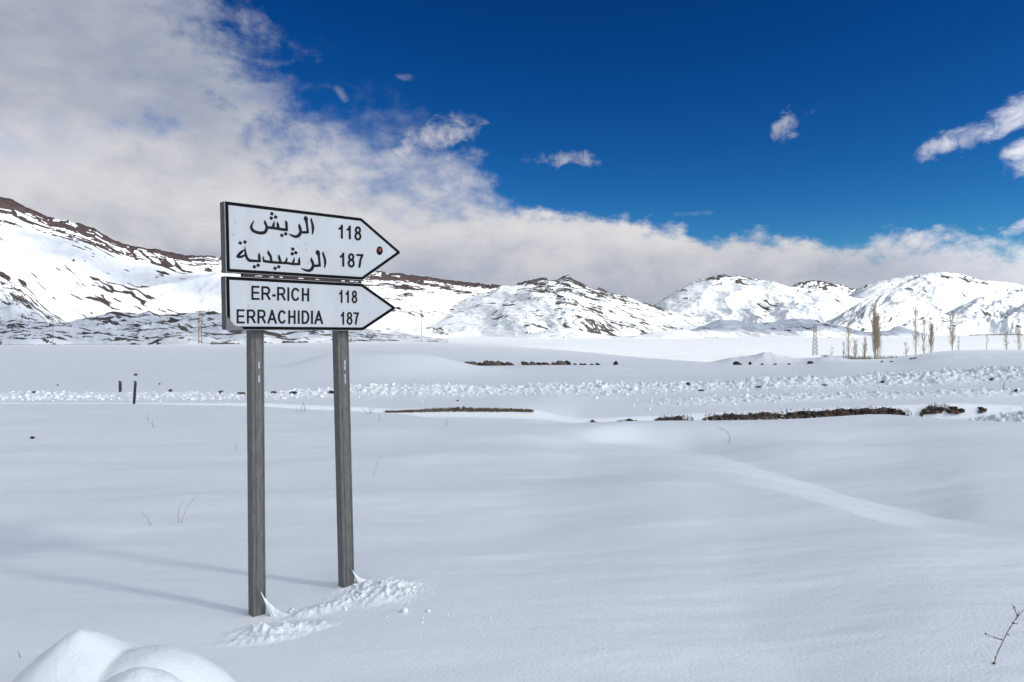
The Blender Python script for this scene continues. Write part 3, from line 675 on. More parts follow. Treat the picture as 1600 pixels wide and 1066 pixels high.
class Ink:
    def __init__(s, org, sc): s.o = org; s.s = sc; s.v = []; s.f = []; s.k = 0
    def pt(s, X, Y, n=.0012):
        q = hit(s.o[0]+X/s.s, s.o[1]+Y/s.s); return q+NN*n
    def poly(s, pts):
        s.k += 1; h = .0010+.00006*(s.k % 9); b = len(s.v); k = len(pts)
        ar = sum(pts[i][0]*pts[(i+1) % k][1]-pts[(i+1) % k][0]*pts[i][1] for i in range(k))
        if ar > 0: pts = pts[::-1]
        s.v += [s.pt(x, y, h) for x, y in pts]+[s.pt(x, y, .0002) for x, y in pts]
        s.f.append(tuple(range(b, b+k)))
        for i in range(k): s.f.append((b+i, b+k+i, b+k+(i+1) % k, b+(i+1) % k))
    def stroke(s, pts, w=None, cap=0.0, smooth=False):
        P_ = [(p[0], p[1], p[2] if len(p) > 2 else w) for p in pts]
        if smooth:
            out = []
            for i in range(len(P_)-1):
                p0 = P_[max(i-1, 0)]; p1 = P_[i]; p2 = P_[i+1]; p3 = P_[min(i+2, len(P_)-1)]
                for k in range(4):
                    t = k/4
                    out.append(tuple(.5*((2*p1[c])+(-p0[c]+p2[c])*t+(2*p0[c]-5*p1[c]+4*p2[c]-p3[c])*t*t+(-p0[c]+3*p1[c]-3*p2[c]+p3[c])*t**3) for c in range(3)))
            out.append(P_[-1]); P_ = out
        L = []; R = []; n = len(P_)
        for i, p in enumerate(P_):
            a = P_[max(i-1, 0)]; b = P_[min(i+1, n-1)]
            d = Vector((b[0]-a[0], b[1]-a[1]))
            if d.length < 1e-6: continue
            d.normalize(); nn = Vector((-d.y, d.x)); x, y, ww = p; k = 1.0
            if 0 < i < n-1:
                d1 = Vector((p[0]-a[0], p[1]-a[1])).normalized(); k = 1/max(.55, abs(Vector((-d1.y, d1.x)).dot(nn)))
            if i == 0: x -= d.x*cap; y -= d.y*cap
            if i == n-1: x += d.x*cap; y += d.y*cap
            L.append((x+nn.x*ww/2*k, y+nn.y*ww/2*k)); R.append((x-nn.x*ww/2*k, y-nn.y*ww/2*k))
        s.k += 1; h = .0010+.00006*(s.k % 9); b = len(s.v); k = len(L)
        for a, c in zip(L, R): s.v += [s.pt(*a, h), s.pt(*c, h)]
        for i in range(k-1): s.f.append((b+2*i, b+2*i+1, b+2*i+3, b+2*i+2))
    def dot(s, x, y, r=31): s.poly([(x-r, y+r*.35), (x-r*.35, y-r), (x+r, y-r*.25), (x+r*.35, y+r)])
    def mk(s, name, parent, mat=M_INK):
        me = mk(name, s.v, s.f, mat, parent); return me
def arc(cx, cy, rx, ry, a0, a1, n=14):
    return [(cx+rx*math.cos(math.radians(a0+(a1-a0)*i/n)), cy+ry*math.sin(math.radians(a0+(a1-a0)*i/n))) for i in range(n+1)]
G = {  # strokes in a unit box, y down; (points, square cap?)
    'E': [([(0, 0), (0, 1)], 1), ([(0, 0), (1, 0)], 1), ([(0, .49), (.92, .49)], 1), ([(0, 1), (1, 1)], 1)],
    'R': [([(0, 0), (0, 1)], 1), ([(0, 0), (.55, 0)]+arc(.58, .265, .36, .265, -80, 80)+[(.5, .53), (0, .53)], 0), ([(.46, .53), (.62, .60), (1.0, 1.0)], .6)],
    'I': [([(.5, 0), (.5, 1)], 1)],
    'C': [(arc(.53, .5, .53, .5, -32, -328, 26), 0)],
    'H': [([(0, 0), (0, 1)], 1), ([(1, 0), (1, 1)], 1), ([(0, .47), (1, .47)], 0)],
    'D': [([(0, 0), (0, 1)], 1), ([(0, 0), (.42, 0)]+arc(.45, .5, .55, .5, -85, 85, 18)+[(.42, 1), (0, 1)], 0)],
    'A': [([(0, 1), (.5, 0)], 1), ([(1, 1), (.5, 0)], 1), ([(.17, .70), (.83, .70)], 0)],
    '-': [([(0, .5), (1, .5)], 1)],
    '1': [([(1, 0), (1, 1)], 1), ([(1, .03), (.6, .2), (.08, .29)], .3)],
    '8': [(arc(.5, .225, .42, .225, 0, 360, 22), 0), (arc(.5, .735, .5, .265, 0, 360, 24), 0)],
    '7': [([(0, 0), (1, 0)], 1), ([(1, 0), (.62, .42), (.42, 1)], 1)],
}
def glyph(ink, ch, x0, x1, t0, t1, b0, b1, w):
    """glyph in a box from x0 to x1, top t0..t1 and bottom b0..b1 (left..right)"""
    for pts, cap in G[ch]:
        q = []
        for gx, gy in pts:
            X = x0+w/2+gx*(x1-x0-w) if ch != 'I' else (x0+x1)/2
            f = (X-x0)/(x1-x0); yt = t0+(t1-t0)*f+w/2; yb = b0+(b1-b0)*f-w/2
            q.append((X, yt+gy*(yb-yt)))
        ink.stroke(q, w, cap*w/2)
# Latin lettering, lower panel
k = Ink((340, 425), 8.889)
for ch, a, b in (('E', 468, 582), ('R', 607, 737), ('-', 757, 806), ('R', 825, 947), ('I', 968, 996), ('C', 1020, 1138), ('H', 1168, 1272)):
    t = lambda X: 190+(X-465)*.047
    bb = lambda X: 388+(X-470)*.03
    if ch == '-': k.stroke([(757, 327), (806, 328)], 32); continue
    glyph(k, ch, a, b, t(a), t(b), bb(a), bb(b), 29)
k.mk('lettering', PL)
k = Ink((340, 425), 8.889)
for ch, a, b in (('E', 263, 375), ('R', 405, 530), ('R', 552, 672), ('A', 690, 822), ('C', 835, 950), ('H', 980, 1083), ('I', 1112, 1140), ('D', 1165, 1275), ('I', 1297, 1324), ('A', 1342, 1465)):
    t = lambda X: 518+(X-262)*.019
    bb = lambda X: 717+(X-262)*.0075
    glyph(k, ch, a, b, t(a), t(b), bb(a), bb(b), 29)
k.mk('lettering', PL)
for items in ((('1', 305, 375, 300, 515), ('1', 412, 482, 305, 518), ('8', 525, 620, 308, 525)), (('1', 330, 402, 662, 878), ('8', 440, 542, 665, 882), ('7', 552, 648, 672, 878))):
    k = Ink((500, 425), 10.657)
    for ch, a, b, t, bo in items: glyph(k, ch, a, b, t, t+3, bo, bo+2, 31)
    k.mk('number', PL)
for items in ((('1', 290, 382, 222, 457), ('1', 427, 514, 237, 468), ('8', 570, 690, 250, 490)), (('1', 312, 405, 688, 922), ('8', 458, 580, 697, 940), ('7', 603, 722, 712, 940))):
    k = Ink((500, 330), 10.657)
    for ch, a, b, t, bo in items: glyph(k, ch, a, b, t, t+6, bo, bo+4, 37)
    k.mk('number', PU)
# Arabic lettering, upper panel
A1 = [[(1234, 203, 8), (1224, 232, 24), (1243, 300, 32), (1250, 370, 34), (1240, 452, 12)],
      [(1132, 170, 8), (1140, 205, 56), (1150, 240, 40), (1158, 300, 30), (1168, 380, 30), (1172, 434, 34)],
      [(1184, 416, 34), (1110, 420, 34), (1062, 416, 30)],
      [(1040, 290, 8), (1045, 328, 34), (1062, 388, 36), (1060, 425, 40), (1032, 468, 44), (985, 484, 36), (930, 466, 26), (878, 440, 6)],
      [(835, 240, 8), (845, 272, 34), (850, 330, 32), (852, 398, 34)],
      [(866, 383, 34), (790, 375, 38), (700, 360, 36), (620, 350, 36), (545, 342, 30)],
      [(712, 258, 8), (716, 300, 34), (728, 360, 34)], [(662, 250, 8), (654, 300, 30), (640, 350, 30)],
      [(530, 235, 6), (522, 265, 30), (545, 320, 34), (545, 378, 40), (510, 422, 44), (430, 426, 40), (350, 398, 38), (317, 350, 36), (325, 300, 26), (360, 240, 8)]]
D1 = [(628, 137), (685, 188), (618, 203), (838, 442), (778, 465)]
A2 = [[(1412, 712, 8), (1403, 745, 26), (1424, 800, 30), (1436, 880, 32), (1424, 957, 12)],
      [(1310, 684, 8), (1322, 722, 60), (1335, 762, 38), (1345, 830, 28), (1352, 936, 34)],
      [(1366, 920, 34), (1290, 926, 34), (1248, 918, 30)],
      [(1222, 800, 6), (1228, 840, 34), (1250, 895, 34), (1248, 940, 38), (1225, 982, 42), (1180, 1000, 34), (1120, 985, 24), (1068, 960, 6)],
      [(1055, 900, 32), (950, 898, 32), (860, 885, 32), (790, 882, 32), (640, 872, 34), (560, 862, 34), (492, 850, 34)],
      [(1046, 795, 6), (1040, 840, 30), (1042, 914, 30)], [(966, 800, 6), (958, 850, 28), (942, 895, 28)], [(852, 795, 6), (850, 840, 28), (826, 885, 28)],
      [(732, 752, 6), (738, 800, 34), (762, 876, 32)], [(572, 690, 6), (578, 735, 34), (608, 785, 32), (622, 870, 32)],
      [(498, 780, 8), (498, 815, 22), (508, 852, 30)],
      [(430, 728, 6), (436, 780, 34), (442, 868, 32)],
      [(458, 856, 32), (350, 850, 34), (285, 842, 38), (247, 800, 34), (228, 730, 28), (218, 632, 6)],
      [(222, 682, 14), (175, 708, 30), (132, 752, 38), (102, 786, 22), (150, 792, 34), (205, 772, 26), (236, 752, 20)]]
D2 = [(943, 672), (990, 728), (936, 743), (732, 940), (676, 964), (220, 566), (148, 580), (420, 918), (362, 940)]
for S_, D_ in ((A1, D1), (A2, D2)):
    k = Ink((360, 320), 9.694)
    for s_ in S_: k.stroke([(a, b, c*1.12+2) for a, b, c in s_], smooth=True)
    for d_ in D_: k.dot(*d_)
    k.mk('lettering', PU)
# round sticker, black with a red middle
k = Ink((500, 330), 10.657); k.poly(arc(992, 660, 52, 73, 0, 360, 26)[:-1]); st = k.mk('sticker', PU, M_BLACK)
k = Ink((500, 330), 10.657); k.s = 10.657
def blobpoly(cx, cy, rx, ry, n=14, seed=3):
    r_ = random.Random(seed); return [(cx+rx*(.75+.4*r_.random())*math.cos(2*math.pi*i/n), cy+ry*(.75+.4*r_.random())*math.sin(2*math.pi*i/n)) for i in range(n)]
k.v = []; k.f = []; k.k = 5
k.poly(blobpoly(997, 648, 26, 36)); k.v = [Vector(v)+NN*.0006 for v in k.v]; mk('sticker', k.v, k.f, M_RED, PU)
# torn corner: bare metal where the sheeting has gone, and a scratch
k = Ink((340, 425), 8.889); k.poly([(118, 606), (165, 655), (190, 690), (235, 742), (300, 757), (345, 775), (372, 811), (118, 812)])
k.v = [Vector(v)+NN*.0016 for v in k.v]; mk('bare_patch', k.v, k.f, M_BARE, PL)
k = Ink((340, 425), 8.889); k.stroke([(448, 98, 3), (446, 150, 4), (440, 185, 3)]); k.mk('scratch', PL, M_BARE)
k = Ink((340, 425), 8.889); k.stroke([(436, 450, 3), (433, 485, 5), (437, 490, 4)]); k.mk('scratch', PL, M_BARE)
for x, y, r_ in ((345, 225, 5), (490, 745, 6), (1550, 192, 5)):
    k = Ink((340, 425), 8.889); k.dot(x, y, r_); k.mk('scratch', PL, M_BARE)
for x, y, r_ in ((1140, 588, 10), (1022, 632, 8), (1150, 675, 9), (1048, 518, 8), (905, 655, 6), (1175, 885, 9), (45, 455, 10), (1455, 720, 6), (70, 270, 8)):
    k = Ink((360, 320), 9.694); k.dot(x, y, r_); k.mk('scratch', PU, M_BARE)
# rusty rail and frozen dirt in the gap between the panels
gtop = GU[3]; gbot = GL[2]
rb = MB(); uu0 = uv(hit(381, 432))[0]
rb.box(P((uu0+GL[1])/2, (gtop+gbot)/2, -.024), U*((GL[1]-uu0)/2), V*((gtop-gbot)/2-.0005), NN*.018)
rail = rb.mk('rail', M_RUST, sign)
# crusts of snow caught in the gap
cb = MB(); rr = random.Random(4)
for u0_ in (.075, .10, .16, .165, .21, .34, .43, .445, .60, .66, .70):
    u_ = uu0+u0_+rr.uniform(-.01, .01); s_ = .003+.003*rr.random()
    cb = MB(); cb.box(P(u_, (gtop+gbot)/2+rr.uniform(-.003, .001), -.006), U*s_*rr.uniform(1.2, 3.4), V*s_*.55, NN*.002)
    cb.mk('snow_crust', M_SNOW, rail)
# bolt heads along the top edge and clamps
for px_ in (392, 406, 525, 536, 560):
    bb = MB()
    u_, v_ = uv(hit(px_, 335)); bb.box(P(u_, GU[2]+.0022, -.03), U*.006, V*.0025, NN*.008)
    bb.mk('bolt', M_RIM, sign)

def post(pts_top, pts_bot, side_px, slots, label):
    """U channel steel post; pts = pixel of the front face's left and right edge at the top and at the snow"""
    bk = .0665
    tl, tr = (hit(p, r, bk) for p, r in pts_top); bl, br = (hit(p, r, bk) for p, r in pts_bot)
    axis = (tl+tr)/2-(bl+br)/2; axis.normalize()
    w = ((tr-tl).dot(U)+(br-bl).dot(U))/2
    mid = (bl+br)/2
    foot = mid-axis*((mid.z-gz(mid.x, mid.y)+.35)/axis.z)
    top_z = P(0, GU[2]-.03, 0).z
    Lh = (top_z-foot.z)/axis.z
    depth = .066
    prof = [(-w/2+.004, -depth), (-w/2, -depth+.004), (-w/2, -.003), (-w/2+.003, 0), (-w/2+.015, 0), (-w/2+.018, -.0035), (-w/2+.023, -.0035), (-w/2+.026, 0),
            (.003, 0), (.0135, 0), (w/2-.018, 0), (w/2-.015, -.0035), (w/2-.011, -.0035), (w/2-.008, 0), (w/2-.003, 0), (w/2, -.003), (w/2, -.024), (w/2-.002, -.027)]
    hs = [0.0]
    cuts = []
    for r0, r1 in slots:
        h0 = (hit(pts_top[0][0]+8, r1, bk)-foot).dot(axis); h1 = (hit(pts_top[0][0]+8, r0, bk)-foot).dot(axis); cuts.append((h0, h1))
    for a, b in cuts: hs += [a, b]
    hs += [Lh*i/24 for i in range(1, 25)]; hs = sorted(hs)
    v = []; f = []; n = len(prof)
    for h in hs:
        c = foot+axis*h
        for a, d in prof: v.append(c+U*a+NN*d)
    for i in range(len(hs)-1):
        hm = (hs[i]+hs[i+1])/2
        for j in range(n-1):
            if j == 8 and any(a < hm < b for a, b in cuts): continue
            f.append((i*n+j, i*n+j+1, (i+1)*n+j+1, (i+1)*n+j))
    o = mk('post', v, f, M_POST, sign); m_ = o.modifiers.new('s', 'SOLIDIFY'); m_.thickness = .0035; m_.offset = -1
    o['label'] = label
    return o
pa = post([(392.3, 520), (412.5, 520)], [(395.2, 960), (416, 960)], 384, [(566.5, 576), (587.5, 597.5)], 'left steel channel post with two slots')
pb = post([(526.5, 520), (545.5, 520)], [(537, 900), (553.5, 900)], 520, [(563, 570.3), (571.8, 579), (585, 591.5), (592.6, 599.5)], 'right steel channel post with four slots')

# snow plastered against the posts, and broken lumps at their feet
def lump_verts(sub=1):
    bm = bmesh.new(); bmesh.ops.create_icosphere(bm, subdivisions=sub, radius=1); v = np.array([p.co[:] for p in bm.verts]); f = np.array([[q.index for q in t.verts] for t in bm.faces]); bm.free(); return v, f
LV = [lump_verts(1), lump_verts(2)]
def lumps(name, items, mat, sub=1, rough=.35, label=None, seed=0, flat=.75, smooth=False):
    rs = np.random.RandomState(seed); bv, bf = LV[sub-1]
    vs = []; fs = []; k = 0
    for (x, y, z, s) in items:
        d = bv*(1+rough*(rs.rand(len(bv), 1)-.5)*2); d = d*np.array([1, 1, flat])*(.7+.6*rs.rand(3))
        a = rs.rand()*6.28; b = (rs.rand()-.5)*1.6; ca, sa, cb_, sb = math.cos(a), math.sin(a), math.cos(b), math.sin(b)
        d = d@np.array([[1, 0, 0], [0, cb_, -sb], [0, sb, cb_]]).T@np.array([[ca, -sa, 0], [sa, ca, 0], [0, 0, 1]]).T
        vs.append(d*s+np.array([x, y, z])); fs.append(bf+k); k += len(bv)
    v = np.concatenate(vs); f = np.concatenate(fs)
    me = bpy.data.meshes.new(name); me.from_pydata(v.tolist(), [], f.tolist()); me.materials.append(mat)
    if smooth: me.polygons.foreach_set('use_smooth', [True]*len(me.polygons))
    me.update(); o = bpy.data.objects.new(name, me); COL.objects.link(o); tag(o, label, kind='stuff'); return o
def drift_fin(px0, row0, px1, row1, back, w, lab, seed):
    """thin fin of crusted snow leaning from the snow up on to the post"""
    a = hit(px0, row0, .060); g = on_ground(px1, row1, 3, 6); g.z -= .01
    foot = on_ground(px0-2, row1+6, 3, 6); foot.z -= .02
    n = 26; m = 12; v = []; f = []; rs = random.Random(seed)
    for i in range(n+1):
        t = i/n; top = a.lerp(g, t)
        top.z += -.030*math.sin(math.pi*t**.8)+.009*float(pn(t*7+seed, .5, 3))*min(1, t*4)
        foot_ = top+(g-a)*(.42*(1-t)**.8); foot_.z = gz(foot_.x, foot_.y)-.03
        for j in range(m):      # closed cross section, narrow at the crest and swelling to the snow
            q = abs(j-m/2)/(m/2)             # 1 at the foot, 0 at the crest
            sd = 1 if j < m/2 else -1
            c = top.lerp(foot_, q); th = w*(.2+1.7*t)*(.25+1.0*q**.7)+.003
            k_ = 1+.6*pn(i*.33+seed*5, j*.7, 9)+.45*pn(i*.8+seed, j*1.3, 12)
            c = c+(NN*sd*(math.sqrt(max(0, min(1, q*3)))*th*float(k_)))
            c.z += .004*float(pn(i*.6, j*.9+seed, 4)); v.append(c)
    for i in range(n):
        for j in range(m): f.append((i*m+j, i*m+(j+1) % m, (i+1)*m+(j+1) % m, (i+1)*m+j))
    f.append(tuple(range(m))[::-1]); f.append(tuple(n*m+j for j in range(m)))
    o = mk('snow_fin', v, f, M_SNOW, smooth=True); tag(o, lab, kind='stuff')
drift_fin(404.5, 919, 454, 962, 0, .018, 'fin of crusted snow against the left post', 1)
drift_fin(547, 885, 582, 906, 0, .016, 'fin of crusted snow against the right post', 2)
rs = np.random.RandomState(5); it = []
for cx, cy, rx, ry, n in ((-.80, 4.46, .24, .19, 110), (-1.24, 3.95, .20, .08, 22), (-1.08, 4.2, .22, .07, 14), (-.95, 4.36, .08, .08, 40), (-.7, 4.1, .3, .2, 8)):
    for i in range(n):
        a = rs.rand()*6.28; r_ = math.sqrt(rs.rand()); x = cx+rx*r_*math.cos(a); y = cy+ry*r_*math.sin(a)
        s = .0025+.012*rs.rand()**3; it.append((x, y, gz(x, y)+s*.25, s))
for px_, row_, s in ((669, 957, .016), (660, 968, .007), (632, 958, .02), (766, 967, .006), (640, 930, .012), (700, 962, .006)):
    p = on_ground(px_, row_, 3, 7); it.append((p.x, p.y, p.z+s*.4, s))
lumps('snow_chunks', it, M_SNOW, 1, .35, 'broken crumbs of snow round the sign posts', 3, smooth=True)

# broken snow along the cleared road
it = []; rs = np.random.RandomState(11)
for i in range(4200):
    px_ = rs.uniform(-80, 1700); q = rs.rand()
    cy = np.interp(px_, [0, 380, 560, 900, 1600], [21.2, 21.5, 23.3, 24.0, 25.0])
    if q < .80: y = cy+rs.normal()*.85; s = (.012+(.045 if px_ < 500 else .07)*rs.rand()**3.4)*(1+.6*math.sin(px_*.021)*math.sin(px_*.0071+1))
    elif px_ > 980: y = 20.9+rs.normal()*.4; s = .014+.05*rs.rand()**2.5
    else: y = cy-1.5+rs.rand()*1.0; s = .02+.05*rs.rand()**2
    it.append(((px_-800)/F*y, y, 0, s))
for i in range(420):
    px_ = rs.uniform(1425, 1640); y = 17.0+rs.normal()*.7; it.append(((px_-800)/F*y, y, 0, .012+.045*rs.rand()**3))
for i in range(0):
    px_ = rs.uniform(1165, 1250); y = 48+rs.normal()*1.0; it.append(((px_-800)/F*y, y, 0, .05+.12*rs.rand()**2))
arr = np.array(it); zz = ground_z(arr[:, 0], arr[:, 1]); arr[:, 2] = zz+arr[:, 3]*.05
lumps('snow_chunks', arr.tolist(), M_SNOW, 1, .4, 'broken snow blocks thrown up along the cleared road', 9, smooth=True)

# ------------------------------------------------------------------ stone edge of the road
def stone_proto(i, mat):
    rs = np.random.RandomState(40+i); bv, bf = LV[0]
    v = np.clip(bv*1.1, -.82, .82)*(1+.5*(rs.rand(len(bv), 1)-.5))*np.array([.5, .42, .5])/.82
    me = bpy.data.meshes.new('stone'); me.from_pydata(v.tolist(), [], bf.tolist()); me.materials.append(mat); return me
SP = [stone_proto(i, M_STONES[i % 4]) for i in range(8)]
def stone_row(label, p0, p1, segs, y, seed, layers=4):
    """dry stone face in the bank between photo columns p0 and p1; segs = columns where the snow has fallen away"""
    rs = random.Random(seed); xm = ((p0+p1)/2-800)/F*y
    root = empty('stone_wall', (xm, y, gz(xm, y)-.4)); tag(root, label, 'stone wall')
    base = wloc(root)
    for a, b, top_row in segs:
        n = max(2, int((b-a)/9)); mb = MB()
        for i in range(n):      # dark earth core behind the stones
            c0 = a+(b-a)*i/n; c1 = a+(b-a)*(i+1)/n; x0 = (c0-800)/F*(y+.1); x1 = (c1-800)/F*(y+.1)
            zt_ = zrow(I((c0+c1)/2, top_row), y)-.03+rs.uniform(-.02, .01)
            L_ = max(.12, min(.55, (b-a)/F*y*.45)); e_ = max(.05, min(1, min((x0+x1)/2-(a-800)/F*y, (b-800)/F*y-(x0+x1)/2)/L_)); zt_ -= (1-e_)*.07; hh = .075*layers*e_
            mb.box(((x0+x1)/2, y+.02, zt_-hh), ((x1-x0)/2, 0, 0), (0, .10, 0), (0, 0, hh))
        mb.mk('earth_core', M_EARTH, root)
        x = (a-800)/F*y; xe = (b-800)/F*y
        while x < xe:
            w = rs.uniform(.06, .19); pc = 800+F*(x+w/2)/y; zt_ = zrow(I(pc, top_row), y)+rs.uniform(-.05, .02)
            edge = max(0, min(1, min(x-(a-800)/F*y+.05, xe-x-.02)/.35))
            zt_ -= (1-edge)*.10
            z = zt_
            for k_ in range(max(1, round(layers*max(.3, edge)))):
                h = rs.uniform(.06, .13)
                o = bpy.data.objects.new('stone', rs.choice(SP)); COL.objects.link(o); o.parent = root
                o.location = (x+w/2-base.x+rs.uniform(-.02, .02), y-.10+rs.uniform(-.03, .03)-base.y, z-h/2-base.z)
                o.scale = (w*1.03, .17, h*1.05); o.rotation_euler = (rs.uniform(-.25, .25), rs.uniform(-.3, .3), rs.uniform(-.4, .4))
                z -= h*.92
            x += w*rs.uniform(.85, 1.0)
TR = [(900, 657), (940, 654), (1000, 653), (1040, 650.5), (1083, 650.5), (1100, 646.5), (1200, 644.5), (1225, 641), (1300, 639), (1345, 636.5), (1375, 636), (1395, 637.5), (1412, 641), (1426, 646), (1434, 640), (1440, 636), (1450, 632.5), (1500, 632.5), (1540, 632.5)]
stone_row('long dry stone edge showing dark between two banks of snow, right of centre', 1000, 1430,
          [(905, 945, TR), (955, 1000, TR), (1018, 1082, TR), (1098, 1223, TR), (1223.5, 1424, TR)], YW, 3)
stone_row('short piece of dark stones beyond the right end of the long stone edge', 1434, 1540, [(1436, 1476, TR), (1480, 1500, TR), (1524, 1536, TR)], YW-.05, 4, 2)
def blades(spans, y, n, label, seed):
    rs = random.Random(seed); mb = MB()
    for i in range(n):
        a, b = rs.choice(spans); c = rs.uniform(a, b); c += .8*math.sin(c*.9); x = (c-800)/F*y; z = zrow(I(c, TR), y)-rs.uniform(-.01, .10)
        h = rs.uniform(.03, .08); p = Vector((x, y-.17-rs.random()*.06, z)); q = p+Vector((rs.uniform(-.04, .04), rs.uniform(-.03, .02), h*rs.choice((1, 1, -.8)))); sd = Vector((.007, 0, 0))
        mb.add([p-sd, p+sd, q+sd*.3, q-sd*.3], [(0, 1, 2, 3)])
    tag(mb.mk('dry_grass', M_DARKPOST), label, kind='stuff')
blades([(1030, 1082), (1098, 1222), (1098, 1222), (1224, 1424), (1224, 1424), (1440, 1476)], YW, 800, 'dark dead grass hanging over the stone edge', 8)
# dry grass and earth bank left of centre
def grass_bank(p0, p1, top, y, n, label, h=.10, seed=1):
    rs = random.Random(seed); mb = MB()
    m_ = int((p1-p0)/5)
    for i in range(m_):
        c = p0+(p1-p0)*(i+.5)/m_; e = math.sin(math.pi*(i+.5)/m_)**1.0; zt_ = zrow(I(c, top), y)-.01-rs.uniform(0, .03)
        for j in range(3):
            sz = rs.uniform(.04, .075); v = LV[0][0]*np.array([sz*1.3, sz, sz*(.6+.5*e)])*(1+.4*(np.random.rand(len(LV[0][0]), 1)-.5))
            v = v+np.array([(c-800)/F*y+rs.uniform(-.07, .07), y+rs.uniform(-.04, .04), zt_-.03-j*.075*e-(1-e)*.05]); mb.add(v.tolist(), LV[0][1].tolist())
    for i in range(n):
        c = rs.uniform(p0, p1); x = (c-800)/F*y+rs.uniform(-.05, .05); e = math.sin(math.pi*(c-p0)/(p1-p0)); zt_ = zrow(I(c, top), y)-(1-e)*.04; zb_ = zt_-h*rs.uniform(.2, .3+1.0*e)
        yy = y-.08-rs.random()*.05; d = Vector((rs.uniform(-.03, .03), rs.uniform(-.04, 0), rs.uniform(.03, .075)))
        p = Vector((x, yy, zb_)); q = p+d; s_ = Vector((.006, 0, 0)); mb.add([p-s_, p+s_, q+s_*.4, q-s_*.4], [(0, 1, 2, 3)])
    o = mb.mk('dry_grass', M_STRAW); tag(o, label, kind='stuff')
TG = [(580, 641), (620, 640.5), (700, 637.5), (760, 637.5), (800, 637.5), (850, 640)]
grass_bank(604, 832, TG, YW-.02, 2600, 'brown dry grass and earth showing under the snow left of centre', seed=2)

# ------------------------------------------------------------------ rocks
def rock(name, px, row, w, h, mat, label, group=None, y=None, seed=0, depth=.6, cat='rock', tilt=0):
    p = on_ground(px, row) if y is None else Vector(((px-800)/F*y, y, 0))
    if y is not None: p.z = gz(p.x, p.y)
    m_ = p.y/F; rs = np.random.RandomState(seed); bv, bf = LV[1]
    v = bv*(1+.16*np.array([[pn(q[0]*1.7+seed, q[1]*1.7+q[2], seed)] for q in bv]).reshape(-1, 1)*2+.10*(rs.rand(len(bv), 1)-.5))
    v = v*np.array([w*m_/2, w*m_*depth/2, h*m_/2])
    c, s = math.cos(tilt), math.sin(tilt); v = v@np.array([[c, 0, s], [0, 1, 0], [-s, 0, c]]).T
    v = v+np.array([p.x, p.y, p.z+h*m_*.22])
    o = mk(name, v, bf.tolist(), mat, loc=tuple(p)); tag(o, label, cat, group); return o
R0, R1, R2, R3 = M_STONES
for (px_, row_, w, h, mt, lab) in (
    (50, 686, 7, 5, R1, 'small black stone alone on the smooth snow, near the left edge'),
    (212, 587, 6, 4, R1, 'dark stone just above the pair of leaning stakes'),
    (90, 603, 3, 3, R1, 'tiny dark stone above the road snow at far left'),
    (249, 601, 3, 3, R1, 'tiny dark stone right of the stakes'),
    (53, 614, 5, 4, R1, 'dark clod in the road snow left of the stakes'),
    (345, 615, 9, 7, R3, 'tan clod in the road snow left of the sign posts'),
    (377, 616, 14, 4, R0, 'brown flat clod just left of the left sign post'),
    (427, 615, 9, 5, R2, 'red brown clod between the posts, nearer the left one'),
    (458, 616, 12, 5, R1, 'dark arched clod midway between the posts'),
    (518, 615, 9, 6, R1, 'dark clod touching the right sign post'),
    (266, 612, 7, 5, R0, 'brown clod right of the leaning stake'),
    (715, 627, 4, 3, R1, 'small dark stone above the left end of the dry grass bank'),
    (1075, 602, 8, 6, R1, 'dark clod on the road snow, leftmost right of centre'),
    (1096, 611, 10, 3, R0, 'flat brown clod below the dark one on the road snow'),
    (1186, 606, 9, 3, R0, 'thin brown flake on the road snow above the stone edge'),
    (1288, 603, 10, 4, R3, 'tan stone on the road snow right of centre'),
    (1379, 599, 6, 5, R1, 'dark stone on the road snow under the big poplar'),
    (1550, 594, 8, 4, R0, 'brown stone in the road snow near the right edge'),
    (1588, 612, 6, 5, R1, 'dark stone on the lower snow berm at the right edge')):
    rock('rock', px_, row_, w, h, mt, lab, seed=int(px_))
# outcrop of brown rocks in the field, two clusters: every rock a thing
n_ = 0; ORD = ['first', 'second', 'third', 'fourth', 'fifth', 'sixth', 'seventh', 'eighth']
for (px_, row_, w, h) in ((732, 574, 12, 8), (741, 573.5, 13, 8), (751, 574, 10, 6), (760, 572, 12, 11), (770, 570, 14, 9), (779, 571, 12, 9), (784, 566.5, 12, 7), (797, 568.5, 13, 6), (821, 574, 14, 7), (833, 573, 11, 7),
                        (844, 571, 11, 5), (854, 569.5, 13, 5), (866, 568.5, 11, 5), (878, 567.5, 16, 8), (887, 568, 12, 8), (899, 570, 6, 3), (909, 572, 7, 3), (914, 574, 6, 3), (925, 575.5, 6, 3), (934, 576, 8, 4), (962, 576, 7, 8)):
    n_ += 1
    rock('rock', px_, row_+1.5, w*1.08, h*1.1, (R0, R0, R3, R1)[n_ % 4] if px_ < 895 else R1,
         ORD[n_-1]+' rock from the left in the left cluster of the rock line' if px_ < 805 else (ORD[n_-9]+' rock from the left in the right cluster of the rock line' if px_ < 895 else ORD[n_-16]+' small dark stone from the left, trailing off right of the rock line'),
         'rocks of the line crossing the snow field' if px_ < 805 else ('rocks in the right half of the rock line' if px_ < 895 else 'small stones trailing right of the rock line'), seed=n_*7, tilt=.3, depth=.9, y=41+(px_-730)*.01)
